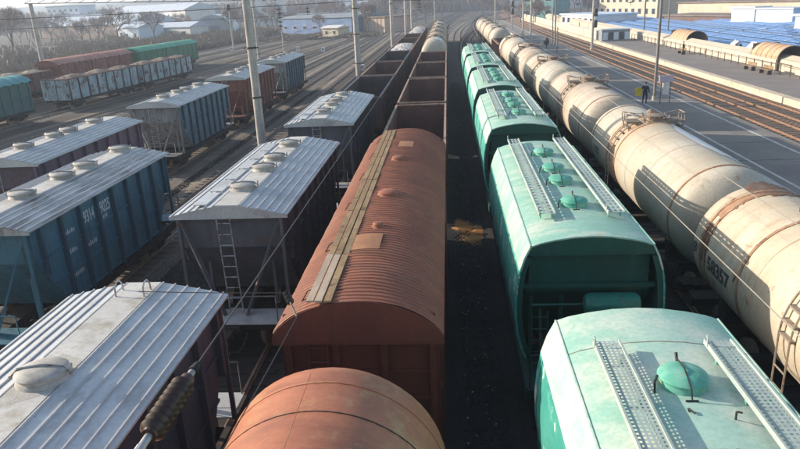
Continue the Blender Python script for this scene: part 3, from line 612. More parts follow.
text_mesh('5 2727', 0.42, 'text_dark', lambda u, v: on_tank(u, v, 5.3, 10), 'number', tb, 0.01)
tc_ = put(tank('stained tan tank wagon, third from the camera in the right train', 'rusty_tank_c', bands=(-5.6,0.0,1.3,5.6), oy=0.6, barrel_mark=[(72,100,-3.4,-2.2,'soot')]), XTK, 39.7); tc_['group'] = GT
td = put(tank('pale tank wagon with rust bands, fourth from the camera in the right train', 'cream_tank_b', bands=(-5.6,-0.62,0.62,5.6), oy=0.0), XTK, 54.1); td['group'] = GT
ordn = ('fifth','sixth')
for k in range(2): dup((tc_, tb)[k], '%s tank wagon counted from the near end of the right train' % ordn[k], (XTK, 68.5+14.4*k, 0))

# ------------------------------------------------------------------ gondolas
def gondola(label, mat='gond_dark', L=13.0, load=None, rim='gond_rim', ht=3.35, post=None):
    t = thing('gondola_wagon', label, 'gondola wagon'); h = L/2; wd = 1.53
    MB().box(-1.47, 1.47, -h+0.02, h-0.02, 1.22, 1.30).build('floor', mat, t)
    for s in (-1, 1):
        x = s*wd; MB().box(min(x, x-s*0.055), max(x, x-s*0.055), -h, h, 1.22, ht-0.08).build('side_wall', mat, t)
        MB().box(min(x+s*0.03, x-s*0.085), max(x+s*0.03, x-s*0.085), -h-0.02, h+0.02, ht-0.082, ht).build('top_rim', rim, t)
        for k in range(9):
            y = -h+0.12+(L-0.24)*k/8; MB().box(min(x+s*.001, x+s*0.10), max(x+s*.001, x+s*0.10), y-0.07, y+0.07, 1.2, ht-0.085).build('side_post', post or mat, t)
        ye = s*h; MB().box(-1.473, 1.473, min(ye, ye-s*0.055), max(ye, ye-s*0.055), 1.22, ht-0.08).build('end_wall', mat, t)
        MB().box(-1.443, 1.443, min(ye+s*0.03, ye-s*0.085), max(ye+s*0.03, ye-s*0.085), ht-0.083, ht-0.001).build('top_rim', rim, t)
        for x in (-0.95, 0, 0.95): MB().box(x-0.06, x+0.06, min(ye+s*.001, ye+s*0.09), max(ye+s*.001, ye+s*0.09), 1.2, ht-0.085).build('end_post', mat, t)
    if load:
        nx, ny = 14, 60; rg = random.Random(len(label)); vs = []
        for j in range(ny+1):
            for i in range(nx+1):
                u = i/nx*2-1; x = u*1.46; y = (-h+0.06)+(L-0.12)*j/ny
                e = (1-abs(u)**2.5)*min(1, (j+0.2)/5, (ny-j+0.2)/5)
                vs.append((x, y, ht-0.22+e*(0.30+0.12*math.sin(y*1.3+u))+rg.uniform(-0.05, 0.05)))
        W = nx+1; MB().add(vs, [(j*W+i, j*W+i+1, (j+1)*W+i+1, (j+1)*W+i) for j in range(ny) for i in range(nx)]).build('load', load, t, smooth=False)
    underframe(t, L-0.2, 'under', True)
    return t
GG = 'open gondolas behind the red boxcar'
g0 = put(gondola('empty rusty gondola coupled straight behind the red boxcar', 'gond_red'), XB, 35.0); g0['group'] = GG
for k, lab in enumerate(('second empty gondola behind the red boxcar','third empty gondola behind the red boxcar','fourth empty gondola behind the red boxcar, next to the far tank wagons')):
    dup(g0, lab, (XB, 48.9+13.9*k, 0), 0, GG)
GT1 = 'gondolas beyond the silver roofed hoppers'
d0 = put(gondola('empty dark gondola right behind the silver roofed hoppers', 'gond_dark', rim='steel_grey'), XT1, 51.9); d0['group'] = GT1
dup(g0, 'empty rusty gondola behind the dark one, left of the boxcar row', (XT1, 65.8, 0), 0, GT1)
dup(d0, 'dark gondola two places beyond the silver roofed hoppers', (XT1, 79.7, 0), 0, GT1)
gw = put(gondola('rusty gondola heaped with white grit, nearer of two', 'gond_red', load='load_white'), XT1, 93.6); gw['group'] = GT1
dup(g0, 'rusty gondola between the two loads of white grit', (XT1, 107.5, 0), 0, GT1)
dup(g0, 'second rusty gondola between the two loads of white grit', (XT1, 121.4, 0), 0, GT1)
dup(gw, 'rusty gondola heaped with white grit, farther of two', (XT1, 135.3, 0), 0, GT1)
dup(gw, 'last heaped gondola at the far end of its row', (XT1, 149.2, 0), 0, GT1)
# far tank wagons on the boxcar track
for k in range(5):
    dup((tb, ta, tc_, td, tb)[k], ('pale tank wagon','cream tank wagon','tan tank wagon','greyish tank wagon','last tank wagon')[k]+' in the far row behind the empty gondolas', (XB, 91.5+14.3*k, 0), 0, 'far tank wagons behind the gondolas')
for o in list(C.objects):
    if o.name.startswith('number') and o.parent and o.parent.name.startswith('tank') and abs(o.parent.location.x-XTK) > 1: bpy.data.objects.remove(o)
dup(g0, 'rusty gondola between the tank wagons of the right train', (XTK, 97.3, 0), 0, 'gondolas between right hand tank wagons')
for k in range(4):
    dup((td, tb, tc_, td)[k], ('first','second','third','last')[k]+' tank wagon beyond the gondola in the right train', (XTK, 111.7+14.3*k, 0), 0, GT)

# ------------------------------------------------------------------ brown tank in front
tn = put(tank('orange brown tank wagon at the bottom centre in front of the red boxcar', 'tank_brown', bands=(), ladders=True, fit='box_side', zc=3.12, r=1.62, name='tank_wagon'), XB, 2.15)
MB().lathe_y([(1.61, 4.92), (1.626, 4.925), (1.626, 4.94), (1.61, 4.945)], 0, 3.12, 72).build('dark_seam', 'under', tn)
def seamline(a, y0, y1):
    v = MB(); aa = R(a); v.tube((1.615*math.cos(aa), y0, 3.12+1.615*math.sin(aa)), (1.615*math.cos(aa), y1, 3.12+1.615*math.sin(aa)), 0.006, 6); v.build('weld_seam', 'tank_brown', tn)
seamline(99, -4.9, 5.85)
vs = []; n = 20
for j in range(3):
    for i in range(n+1):
        a = R(40+50*i/n); y = 4.08+0.16*j*(1+0.8*math.sin(i*0.9)*0.3); vs.append((1.507*math.cos(a), y, 2.85+1.507*math.sin(a)))

# ------------------------------------------------------------------ green grain hoppers
def grate(t, x0, x1, y0, y1, z, fine):
    o_ = MB(); nx = 5 if fine else 3; dy = 0.075 if fine else 0.25; ny = int((y1-y0)/dy); fx = 0.05
    # side channels
    fr = MB(); fr.box(x0-0.03, x0, y0, y1, z-0.05, z+0.03); fr.box(x1, x1+0.03, y0, y1, z-0.05, z+0.03)
    W = x1-x0; cw = W/nx; cd = (y1-y0)/ny
    vs = []; fs = []
    def v(x, y): vs.append((x, y, z)); return len(vs)-1
    for j in range(ny):
        for i in range(nx):
            ax_, bx_ = x0+i*cw, x0+(i+1)*cw; ay, by = y0+j*cd, y0+(j+1)*cd; mx, my = cw*0.25, cd*0.24
            o8 = [v(ax_,ay), v(bx_,ay), v(bx_,by), v(ax_,by), v(ax_+mx,ay+my), v(bx_-mx,ay+my), v(bx_-mx,by-my), v(ax_+mx,by-my)]
            for a_, b2 in ((0,1),(1,2),(2,3),(3,0)): fs.append((o8[a_], o8[b2], o8[b2+4], o8[a_+4]))
    g_ = MB(); g_.add(vs, fs); w_ = g_.build('walkway', 'galv', t, smooth=False); fr.build('edge_channel', 'galv', w_)
    k = 0; y = y0+0.2
    while y < y1:
        MB().add([], []) 
        for x in (x0+0.02, x1-0.05): MB().box(x, x+0.03, y, y+0.06, z-0.17, z-0.05).build('support', 'hatch_green', w_)
        y += 1.0 if fine else 1.3
def grain_hopper(label, roof='mint', hatches=(-2.75,-0.65,0.75,2.85), walk=(-3.8,4.9), fine=False):
    t = thing('grain_hopper_wagon', label, 'grain hopper'); L = 5.05
    half = [(0,4.52),(0.4,4.50),(0.8,4.44),(1.12,4.37),(1.34,4.29)]
    sidep = [(1.34,4.288),(1.47,4.02),(1.57,3.70),(1.635,3.3),(1.66,2.9),(1.65,2.5),(1.60,2.1),(1.50,1.7),(1.42,1.5)]
    top = [(-x, z) for x, z in reversed(half)]+half[1:]
    MB().extr_y(top+[(x, z-0.035) for x, z in reversed(top)], -L, L).build('roof', roof, t)
    for s in (-1, 1):
        p = [(s*x, z) for x, z in sidep[:3]]; p2 = [(s*(x-0.04), z-0.01) for x, z in reversed(sidep[:3])]
        MB().extr_y(p+p2 if s > 0 else (p+p2)[::-1], -L, L).build('eave_panel', roof, t)
        p = [(s*x, z) for x, z in sidep[2:]]; p2 = [(s*(x-0.04), z) for x, z in reversed(sidep[2:])]
        MB().extr_y(p+p2 if s > 0 else (p+p2)[::-1], -L, L).build('side_panel', 'teal_side', t)
        for k in range(5):
            y = -L+0.1+2.45*k*0.99
            pp = [(s*(x+0.012), z) for x, z in sidep[2:]]; q = [(s*(x-0.01), z) for x, z in reversed(sidep[2:])]
            MB().extr_y(pp+q if s > 0 else (pp+q)[::-1], y-0.03, y+0.03).build('side_seam', 'teal_side', t)
        # roof to side gutter
        MB().extr_y([(s*1.325,4.285),(s*1.35,4.285),(s*1.35,4.306),(s*1.325,4.312)], -L+0.002, L-0.002).build('eave_bead', roof, t)
        # end fascia with arched top and curved cheeks
        y = s*(L-0.02)
        fp = [(x, z-0.01) for x, z in top]+[(1.36,4.06),(-1.36,4.06)]
        MB().extr_y(fp, min(y, y-s*0.06), max(y, y-s*0.06)).build('roof_fascia', 'dark_green', t)
        for sx in (-1, 1):
            ck = [(sx*(x-0.042), z) for x, z in sidep[1:]]; ci = [(sx*(x-0.16), z) for x, z in reversed(sidep[1:])]
            MB().extr_y(ck+ci if sx > 0 else (ck+ci)[::-1], min(y-s*.005, y-s*0.07), max(y-s*.005, y-s*0.07)).build('end_rib', 'dark_green', t)
        ye = s*(L-0.26)
        MB().box(-1.33, 1.33, min(ye, ye-s*0.05), max(ye, ye-s*0.05), 3.1, 4.22).build('end_wall', 'dark_green', t)
        MB().extr_x([(ye,3.1),(ye-s*1.5,1.3),(ye-s*1.55,1.35),(ye-s*0.05,3.13)], -1.40, 1.40).build('end_slope', 'dark_green', t)
        MB().box(-1.46, 1.46, min(ye+s*.02, ye+s*0.12), max(ye+s*.02, ye+s*0.12), 3.22, 3.32).build('cross_beam', 'dark_green', t)
        for x in (-1.25, -0.55, 0.2, 1.2):
            MB().bar((x, s*(L-0.5), 1.2), (x, s*(L-0.44), 3.2), 0.09, 0.07).build('end_post', 'dark_green', t)
        for x in (-1.1, 1.1): MB().bar((x, s*(L+0.5), 1.2), (x*0.95, s*(L-0.4), 2.6), 0.06, 0.06).build('diagonal_brace', 'under_green', t)
        MB().box(-1.45, 1.45, min(s*(L-0.5), s*(L+0.95)), max(s*(L-0.5), s*(L+0.95)), 1.215, 1.25).build('end_platform', 'under_green', t)
        ladder(t, (-1.1, s*(L+0.02), 1.25), (-1.1, s*(L-0.02), 2.7), 0.36, (1,0,0), 5, 'dark_green')
        MB().bar((0.45, s*(L+0.15), 1.25), (0.45, s*(L+0.15), 2.7), 0.12, 0.06).build('tank_bracket', 'dark_green', t)
        MB().path([(-1.4,s*(L+0.9),1.25),(-1.4,s*(L+0.9),2.1),(1.4,s*(L+0.9),2.1),(1.4,s*(L+0.9),1.25)], 0.022, 5).build('handrail', 'under_green', t)
    # air reservoir lying across the near end
    n = 16; vs = []; fs = []; pr = [(0.05,-0.62),(0.2,-0.59),(0.26,-0.5),(0.26,0.5),(0.2,0.59),(0.05,0.62)]
    for r, x in pr:
        for i in range(n): a_ = 2*math.pi*i/n; vs.append((0.45+x, -L-0.15+r*math.cos(a_), 2.95+r*math.sin(a_)))
    for k in range(5):
        for i in range(n): j = (i+1) % n; fs.append((k*n+i, k*n+j, (k+1)*n+j, (k+1)*n+i))
    fs += [tuple(range(n-1,-1,-1)), tuple(range(5*n, 6*n))]
    MB().add(vs, fs).build('air_reservoir', 'reservoir_green', t)
    MB().tube((-1.3,-L-0.15,2.95), (-0.15,-L-0.15,2.95), 0.03, 6).build('air_pipe', 'dark_green', t)
    for hy in hatches:
        z = 4.50; h_ = MB(); h_.lathe_z([(0.33,z-0.02),(0.31,z+0.08),(0.30,z+0.12)], 0, hy, 24); ho = h_.build('hatch', 'hatch_green', t)
        l_ = MB(); l_.lathe_z([(0.33,z+0.115),(0.335,z+0.14),(0.30,z+0.18),(0.18,z+0.22),(0.03,z+0.235)], 0, hy, 24); l_.build('lid', 'hatch_green', ho)
        c = MB(); c.path([(-0.02,hy-0.44,z+0.04),(-0.02,hy-0.38,z+0.16),(0.0,hy-0.02,z+0.26),(0.02,hy+0.36,z+0.20)], 0.011, 5); c.tube((0.02,hy+0.32,z+0.14),(0.02,hy+0.40,z+0.26),0.022,6); c.tube((-0.10,hy-0.44,z+0.03),(0.06,hy-0.44,z+0.03),0.014,5); c.build('clamp_bar', 'black', ho)
        MB().path([(-0.42,hy-0.2,z-0.01),(-0.40,hy-0.1,z+0.10),(-0.34,hy,z+0.14)], 0.016, 5).build('hinge', 'black', ho)
    for sx in (-1, 1):
        x = sx*0.80; grate(t, x-0.17, x+0.17, walk[0], walk[1], 4.64, fine)
        for y in (walk[0]+0.15, walk[1]-0.15): MB().path([(x-0.2,y,4.62),(x-0.2,y,4.74),(x-0.2,y+0.05,4.78)], 0.014, 5).build('rail_stub', 'galv', t)
    if fine:
        for y in (-2.4, 0.1, 1.35, 3.9): MB().path([(x, y, z+0.001) for x, z in top], 0.007, 5).build('roof_seam', 'band', t)
        MB().path([(0.38,1.95,4.5),(0.38,1.95,4.62),(0.46,1.98,4.58)], 0.014, 5).build('hook', 'black', t)
        MB().path([(-0.12,2.1,4.5),(-0.14,2.1,4.56),(-0.08,2.02,4.54)], 0.014, 5).build('hook', 'black', t)
    for y in (-2.4, 0, 2.4):
        f = MB(); f.add([(-1.1,y-1.1,1.5),(1.1,y-1.1,1.5),(1.1,y+1.1,1.5),(-1.1,y+1.1,1.5),(-0.3,y-0.35,0.5),(0.3,y-0.35,0.5),(0.3,y+0.35,0.5),(-0.3,y+0.35,0.5)], [(0,1,2,3),(7,6,5,4),(0,4,5,1),(1,5,6,2),(2,6,7,3),(3,7,4,0)]); f.build('discharge_funnel', 'dark_green', t)
    underframe(t, 12.2, 'under_green', True)
    return t
GR = 'green grain hoppers in the middle right train'
h1 = put(grain_hopper('chalky mint grain hopper filling the bottom right corner with perforated walkways', 'mint_near', hatches=(-2.85,-0.75,0.65,2.75), walk=(-4.9,3.7), fine=True), XG, 5.3); h1['group'] = GR
h2 = put(grain_hopper('mint grain hopper with four domed hatches, second from the camera', fine=False), XG, 18.95); h2['group'] = GR
for k, (y, lb) in enumerate(((32.6,'third'),(45.1,'fourth'),(57.5,'fifth'),(70.0,'last and farthest'))):
    dup(h2, lb+' mint grain hopper in the green row', (XG, y, 0), 0, GR)

# ------------------------------------------------------------------ far left trains (converging tracks)
AN = -math.atan(0.088)
def fl(X, y): return (X+0.088*(y-66), y, 0)
GL = 'wagons standing on the far left tracks'
gp = gondola('pale blue grey gondola heaped with brown scrap, nearer of the pair', 'gond_pale', L=13.6, load='load_scrap', rim='gond_red', post='gond_dark'); gp.location = fl(-40.4, 73.6); gp.rotation_euler = (0,0,AN); gp['group'] = GL
dup(gp, 'pale blue grey gondola heaped with brown scrap, farther of the pair', fl(-40.4, 88.3), AN, GL)
M['teal_box'] = paint('dark_teal_boxcar_paint', (0.035,0.13,0.135), (0.025,0.10,0.105), 0.8, RUST, 3, 0.66, (5,5,0.6), (0.04,0.11,0.12), 0.55, 0.5)
M['green_box'] = paint('leaf_green_boxcar_paint', (0.035,0.21,0.12), (0.03,0.15,0.09), 0.8, RUST, 3, 0.68, (5,5,0.6), (0.05,0.17,0.12), 0.55, 0.5)
M['red_box'] = paint('faded_red_boxcar_paint', (0.24,0.085,0.065), (0.17,0.06,0.05), 0.8, RUST, 3, 0.64, (0.5,5,0.6), (0.48,0.30,0.25), 0.56, 0.6)
for mat, lab, X, y in (('teal_box','dark teal boxcar cut by the left edge of the picture',-40.4,54.3),('red_box','faded red boxcar behind the pale gondolas',-50.8,89.8),('green_box','leaf green boxcar at the far end behind the gondolas',-50.8,110.2)):
    q, _r = boxcar(lab, mat.replace('box','roof'), mat, L={'teal_box': 14.6, 'red_box': 17.5, 'green_box': 20.6}[mat], detail=False, corr=1.1, wid=1.6, ze=3.75, rise=0.6); q.location = fl(X, y); q.rotation_euler = (0,0,AN); q['group'] = GL
gs = gondola('rusty gondola heaped with pale sand between the teal and red boxcars', 'gond_red', L=13.0, load='load_sand'); gs.location = fl(-50.8, 73.0); gs.rotation_euler = (0,0,AN); gs['group'] = GL

# ------------------------------------------------------------------ platforms on the right
p1 = bpy.data.objects.new('platform_near', None); p1.name = 'platform'; C.objects.link(p1); struct(p1)
MB().box(15.6, 20.5, 8, 260, 0, 0.30).build('paving', 'asphalt', p1)
eb = MB().box(15.1, 15.58, -0.485, 0.485, -0.02, 0.42).mesh('edge_block', 'edge')
rr = random.Random(5); y = 14.0
while y < 120:
    o_ = rep('edge_block', eb, p1, [(rr.uniform(-0.02, 0.02), y, rr.uniform(-0.025, 0.015))])[0]; o_.rotation_euler = (0, 0, rr.uniform(-0.012, 0.012)); y += 1.0
stuff(MB().box(15.12, 15.56, 120, 260, 0, 0.42).build('edge_blocks', 'edge', p1))
MB().box(20.5, 20.9, 8, 260, 0, 0.27).build('edge_strip', 'asphalt', p1)
MB().box(16.25, 16.42, 8, 260, 0.304, 0.305).build('white_line', 'line', p1)
MB().box(19.55, 19.73, 8, 260, 0.304, 0.305).build('white_line', 'line', p1)
for yj, xj0, xj1 in ((28.3,15.7,19.4),(37.0,15.7,20.4),(41.5,16.5,19.5),(52.2,15.7,20.4),(63.0,15.7,20.4),(78.0,15.7,20.4)):
    MB().box(xj0, xj1, yj-0.025, yj+0.025, 0.302, 0.304).build('crack_filler', 'under', p1)
for x0_, x1_, y0_, y1_ in ((17.0,18.9,33.2,35.9),(18.2,19.4,44.0,48.0),(16.6,17.6,55.0,56.4),(17.2,19.2,66,70)):
    MB().box(x0_, x1_, y0_, y1_, 0.301, 0.303).build('asphalt_patch', 'asphalt_b', p1)
p2 = bpy.data.objects.new('platform', None); C.objects.link(p2); struct(p2)
MB().box(27.9, 36.0, 20, 132, 0, 0.55).build('paving', 'asphalt_b', p2)
MB().box(27.15, 27.9, 20, 260, 0, 0.56).build('edge_strip', 'edge_cream', p2)
# fence
fn_ = thing('platform_railing', 'long dark metal railing along the back of the far platform', 'railing', (0,0,0))
pm_ = MB().box(-0.035, 0.035, -0.035, 0.035, 0.55, 1.62).mesh('post', 'wire')
ys = [22+2.05*k for k in range(53)]; rep('post', pm_, fn_, [(33.4, y, 0) for y in ys])
for z in (0.85, 1.55): MB().box(33.38, 33.42, 22, 22+2.05*52, z-0.025, z+0.025).build('rail', 'wire', fn_)
wl = thing('boundary_wall', 'cream rendered wall with sloping cap behind the platform railing', 'wall')
MB().extr_y([(34.6,0),(35.6,0),(35.6,2.15),(34.6,1.75)], 24, 250).build('wall', 'cream_wall', wl)
for y in range(30, 250, 12): MB().box(34.56, 34.6, y-0.12, y+0.12, 0, 1.73).build('pilaster', 'cream_wall', wl)
w2 = thing('retaining_wall', 'pale cream wall bordering the tracks past the end of the far platform', 'wall')
MB().box(27.95, 28.3, 133, 260, 0, 2.0).build('wall', 'cream_wall', w2); MB().box(27.9, 28.35, 133, 260, 2.0, 2.12).build('coping', 'edge', w2)
# stair shelters
def shelter(label, x, y, ln):
    t = thing('stair_shelter', label, 'shelter', (x, y, 0), 0, 'vaulted shelters over the subway stairs')
    n = 16; W_ = 1.55; pr = [(W_*math.cos(math.pi*i/n), 1.75+1.35*math.sin(math.pi*i/n)) for i in range(n+1)]; pi_ = [(x_*0.95, 1.75+(z_-1.75)*0.95) for x_, z_ in reversed(pr)]
    MB().extr_y(pr+pi_, 0, ln).build('vault', 'tan_roof', t)
    for i in range(0, 6): MB().extr_y([(x_*1.015, 1.75+(z_-1.75)*1.015) for x_, z_ in pr]+pi_, ln*i/5-0.05, ln*i/5+0.05).build('rib', 'brown_roof', t)
    for s in (-1, 1): MB().box(s*W_-0.09, s*W_+0.09, 0.1, ln-0.1, 0, 1.74).build('side_wall', 'cream_wall', t)
    MB().box(-W_+0.1, W_-0.1, ln-0.2, ln-0.1, 0, 3.0).build('back_wall', 'brown_roof', t)  # brown wall colour carries the shade inside the vault
    for s in (-1, 1): MB().path([(s*1.3, -2.6, 0.55), (s*1.3, -2.6, 1.4), (s*1.3, 0.0, 1.4)], 0.035, 6).build('handrail', 'wire', t)
    return t
shelter('vaulted stair shelter with tan roof, nearer one at the right edge', 35.8, 74.0, 6.5)
shelter('vaulted stair shelter with tan roof, farther one by the tall lamp pole', 36.4, 104.0, 7.5)
def bench(label, x, y):
    t = thing('bench', label, 'bench', (x, y, 0.55), 0, 'benches on the far platform')
    for k in range(3): MB().box(-0.2+k*0.15, -0.07+k*0.15, -1.1, 1.1, 0.42, 0.46).build('slat', 'wood', t)
    for s in (-0.9, 0.9): MB().box(-0.2, 0.22, s-0.06, s+0.06, 0, 0.42).build('leg', 'wire', t)
    MB().box(0.24, 0.28, -1.1, 1.1, 0.55, 0.85).build('backrest', 'wood', t)
bench('dark bench by the nearer stair shelter', 32.4, 72.2); bench('bench beside the farther stair shelter', 32.2, 97.5)
bench('bench a little left of the nearer stair shelter', 32.4, 76.0)
ks = thing('glazed_kiosk', 'low blue grey glazed pavilion at the end of the far platform', 'kiosk', (30.0, 128.5, 0.0))
MB().box(-2.3, 2.6, -1.6, 1.6, 0, 2.5).build('wall', 'grey_wall', ks); MB().box(-2.5, 2.8, -1.8, 1.8, 2.5, 2.62).build('roof', 'pale_roof', ks)
for k in range(5): MB().box(-2.1+k*0.95, -1.3+k*0.95, -1.63, -1.6, 0.8, 2.1).build('window', 'glass' if k % 2 else 'blue_pale', ks)

# ------------------------------------------------------------------ market with blue roofs
GM = 'blue sheet roofs of the market'
mi = 0
for row in range(18):
    x0 = 36.4+row*4.1
    for seg in range(3):
        y0, y1 = [(44,84),(84.6,128),(128.6,166 if row > 4 else 205)][seg]
        if row > 11 and seg == 2: continue
        z = 0.95+0.10*row
        t = thing('market_stall_roof', 'blue market roof, row %s from the platform, %s stretch' % (('one','two','three','four','five','six','seven','eight','nine','ten','eleven','twelve','thirteen','fourteen','fifteen','sixteen','seventeen','eighteen')[row], ('nearest','middle','farthest')[seg]), 'market roof', (x0, 0, 0), 0, GM)
        MB().extr_y([(0,z),(1.9,z+0.24),(3.8,z),(3.8,z-0.05),(0,z-0.05)], y0, y1).build('roof_sheet', 'blue_roof', t, smooth=False)
        bt = MB().extr_y([(0,z+0.01),(1.9,z+0.25),(3.8,z+0.01),(3.8,z+0.06),(1.9,z+0.30),(0,z+0.06)][::-1], -0.14, 0.14).mesh('batten', 'blue_pale')
        st_ = 3.6 if row < 6 else 5.2
        rep('batten', bt, t, [(0, y, 0) for y in [y0+1+st_*k for k in range(int((y1-y0-1.5)/st_)+1)]])
        MB().box(-0.04, 3.84, y0-0.05, y0-0.002, -0.2, z+0.12).build('gable_wall', 'white_wall', t)
for x, y, s_ in ((35.9,63.5,0.9),(36.5,84.4,1.0),(36.9,90.5,0.8)):
    v = thing('roof_vent', ('small white gabled dormer by the nearer stair shelter','small white gabled dormer between the shelters','second small white dormer between the shelters')[int((x-35.9)/0.5+.2)], 'dormer', (x, y, 1.6), 0, 'white dormers at the roof edge')
    MB().extr_y([(-0.6*s_,0),(0.6*s_,0),(0.6*s_,0.5),(0,1.15*s_),(-0.6*s_,0.5)], 0, 1.4).build('wall', 'white_wall', v)
    for k in (-1, 1): MB().box(k*0.25-0.12, k*0.25+0.12, -0.03, -0.004, 0.12, 0.48).build('window', 'glass', v)

# ------------------------------------------------------------------ buildings
def building(name, label, x, y, wx, dy, h, wall, roof, rz=0, pitch=0.0, win=None, floors=1, cat='building', ov=0.4, group=None, side_win=False):
    t = thing(name, label, cat, (x, y, 0), rz, group)
    MB().box(0, wx, 0, dy, 0, h).build('wall', wall, t)
    if pitch: MB().extr_x([(-ov, h+0.02), (dy/2, h+pitch), (dy+ov, h+0.02), (dy+ov, h-0.15), (dy/2, h-0.02+0.0), (-ov, h-0.15)][::-1], -ov, wx+ov).build('roof', roof, t)
    else: MB().box(-ov, wx+ov, -ov, dy+ov, h+0.002, h+0.35).build('roof', roof, t)
    if win:
        nw, ww, wh = win; fh = h/floors
        for f in range(floors):
            for k in range(nw):
                cx_ = wx*(k+0.5)/nw; z0 = f*fh+fh*0.32
                fr = MB().box(cx_-ww/2-0.1, cx_+ww/2+0.1, -0.06, -0.003, z0-0.1, z0+wh+0.1).build('window', 'white_wall', t)
                MB().box(cx_-ww/2, cx_+ww/2, -0.085, -0.061, z0, z0+wh).build('pane', 'glass', fr)
        if side_win:
            ns = max(2, int(dy/3.5))
            for f in range(floors):
                for k in range(ns):
                    cy_ = dy*(k+0.5)/ns; z0 = f*fh+fh*0.32
                    fr = MB().box(-0.06, -0.003, cy_-ww/2-0.1, cy_+ww/2+0.1, z0-0.1, z0+wh+0.1).build('window', 'white_wall', t)
                    MB().box(-0.085, -0.061, cy_-ww/2, cy_+ww/2, z0, z0+wh).build('pane', 'glass', fr)
    return t
def brot(x0, y0, x1, y1): return math.atan2(y1-y0, x1-x0), math.hypot(x1-x0, y1-y0)
def bfar(name, label, x0, y0, x1, y1, dy, h, wall, roof, **k):
    a_, l_ = brot(x0, y0, x1, y1); return building(name, label, x0, y0, l_, dy, h, wall, roof, a_, **k)
bfar('warehouse', 'long low brick warehouse with pale roof behind the left scrub', -193, 308, -123, 258, 26, 5.0, 'brick_wall', 'pale_roof', pitch=4.0, win=(18, 1.3, 1.6))
bfar('office_building', 'white two storey building with pale roof behind the green boxcar', -158, 322, -107, 280, 14, 9.4, 'white_wall', 'pale_roof', pitch=2.6, win=(12, 1.3, 1.5), floors=2)
bfar('outbuilding', 'long white lean-to with windows in front of the two storey building', -118, 240, -84, 222, 8, 4.0, 'white_wall', 'pale_roof', pitch=1.5, win=(6, 1.6, 1.3))
bfar('shed', 'small pale blue gabled shed at the left end of the white lean-to', -108, 224, -99.5, 218, 9, 4.6, 'blue_pale', 'pale_roof', pitch=1.6, win=(2, 1.2, 1.2))
# white fabric arch hall
hd = thing('arched_hall', 'white arched fabric hall beyond the tracks behind the leaning pole', 'hall', (-81, 236, 0), 0.22)
n = 18; pr = [(7.4*math.cos(math.pi*i/n), 7.2*math.sin(math.pi*i/n)) for i in range(n+1)]
MB().extr_y(pr, 0, 26).build('vault', 'fabric_white', hd)
for k in range(7): MB().extr_y([(x*1.006, z*1.006) for x, z in pr], k*4.2, k*4.2+0.12).build('rib', 'pale_roof', hd)
MB().box(-2.2, 2.2, -0.08, -0.005, 0, 3.6).build('door', 'grey_wall', hd)
bfar('blue_hall', 'long blue clad industrial hall behind the open tracks', -56, 231, -29, 210, 18, 5.0, 'blue_wall', 'grey_wall', pitch=1.2, win=(7, 1.6, 0.9))
pb = bfar('pink_building', 'small pink building with pale pilasters right of the tall pole', -26.6, 214, -18.6, 207, 12, 4.4, 'pink_wall', 'brown_roof')
for k in range(7): MB().box(k*1.7+0.05, k*1.7+0.35, -0.14, -0.004, 0, 4.35).build('pilaster', 'cream_wall', pb)
bfar('hut', 'cream trackside hut with yellow wall in front of the blue hall', -36, 198, -31, 195, 5, 2.6, 'cream_wall', 'white_wall', pitch=0.6, win=(2, 0.8, 0.8))
# right hand buildings
bfar('teal_building', 'teal painted house above the tracks in the top right centre', 27.5, 262, 38, 255, 14, 9.5, 'teal_wall', 'grey_wall', win=(3, 2.2, 1.6), floors=2, side_win=True)
wb = bfar('white_hall', 'low white hall with dark windows and pale blue roof by the signal mast', 33.2, 207, 38.5, 186, 12, 2.9, 'white_wall', 'blue_pale', win=(6, 1.8, 1.3))
bfar('cream_building', 'cream two storey building with row of windows beyond the blue roofs', 54, 254, 66, 226, 16, 7.5, 'cream_wall', 'pale_roof', win=(9, 1.5, 1.7), floors=2)
bfar('apartment_block', 'grey apartment block at the top edge beyond the blue roofs', 72, 262, 96, 236, 16, 15, 'grey_wall', 'grey_wall', win=(9, 1.6, 1.4), floors=4)
bfar('long_hall', 'long beige hall with plain wall at the top right', 66, 206, 84, 170, 16, 4.6, 'cream_wall', 'brown_roof')
bfar('rear_hall', 'second cream hall rising behind the long beige hall', 84, 214, 104, 178, 16, 7.4, 'cream_wall', 'pale_roof', win=(10, 1.5, 1.6))
bfar('grey_hall', 'blue grey clad hall at the top right corner', 84.2, 169, 98, 142, 16, 4.9, 'grey_wall', 'brown_roof')
bfar('flat_roof_shed', 'low shed with wide brown felt roof behind the blue roofs', 57.5, 190, 66, 168, 9, 2.0, 'brick_wall', 'brown_roof')
bfar('site_container', 'white container cabin standing among the blue roofs', 61, 155, 63.2, 149, 3.6, 4.3, 'white', 'white')
bfar('site_container', 'lilac blue container cabin beside the white one', 63.4, 148.6, 66.6, 140, 3.6, 4.1, 'blue_pale', 'pale_roof')
bfar('white_shed', 'low white roofed shed at the right edge among blue roofs', 60, 125, 66, 112, 5, 3.6, 'white_wall', 'white')

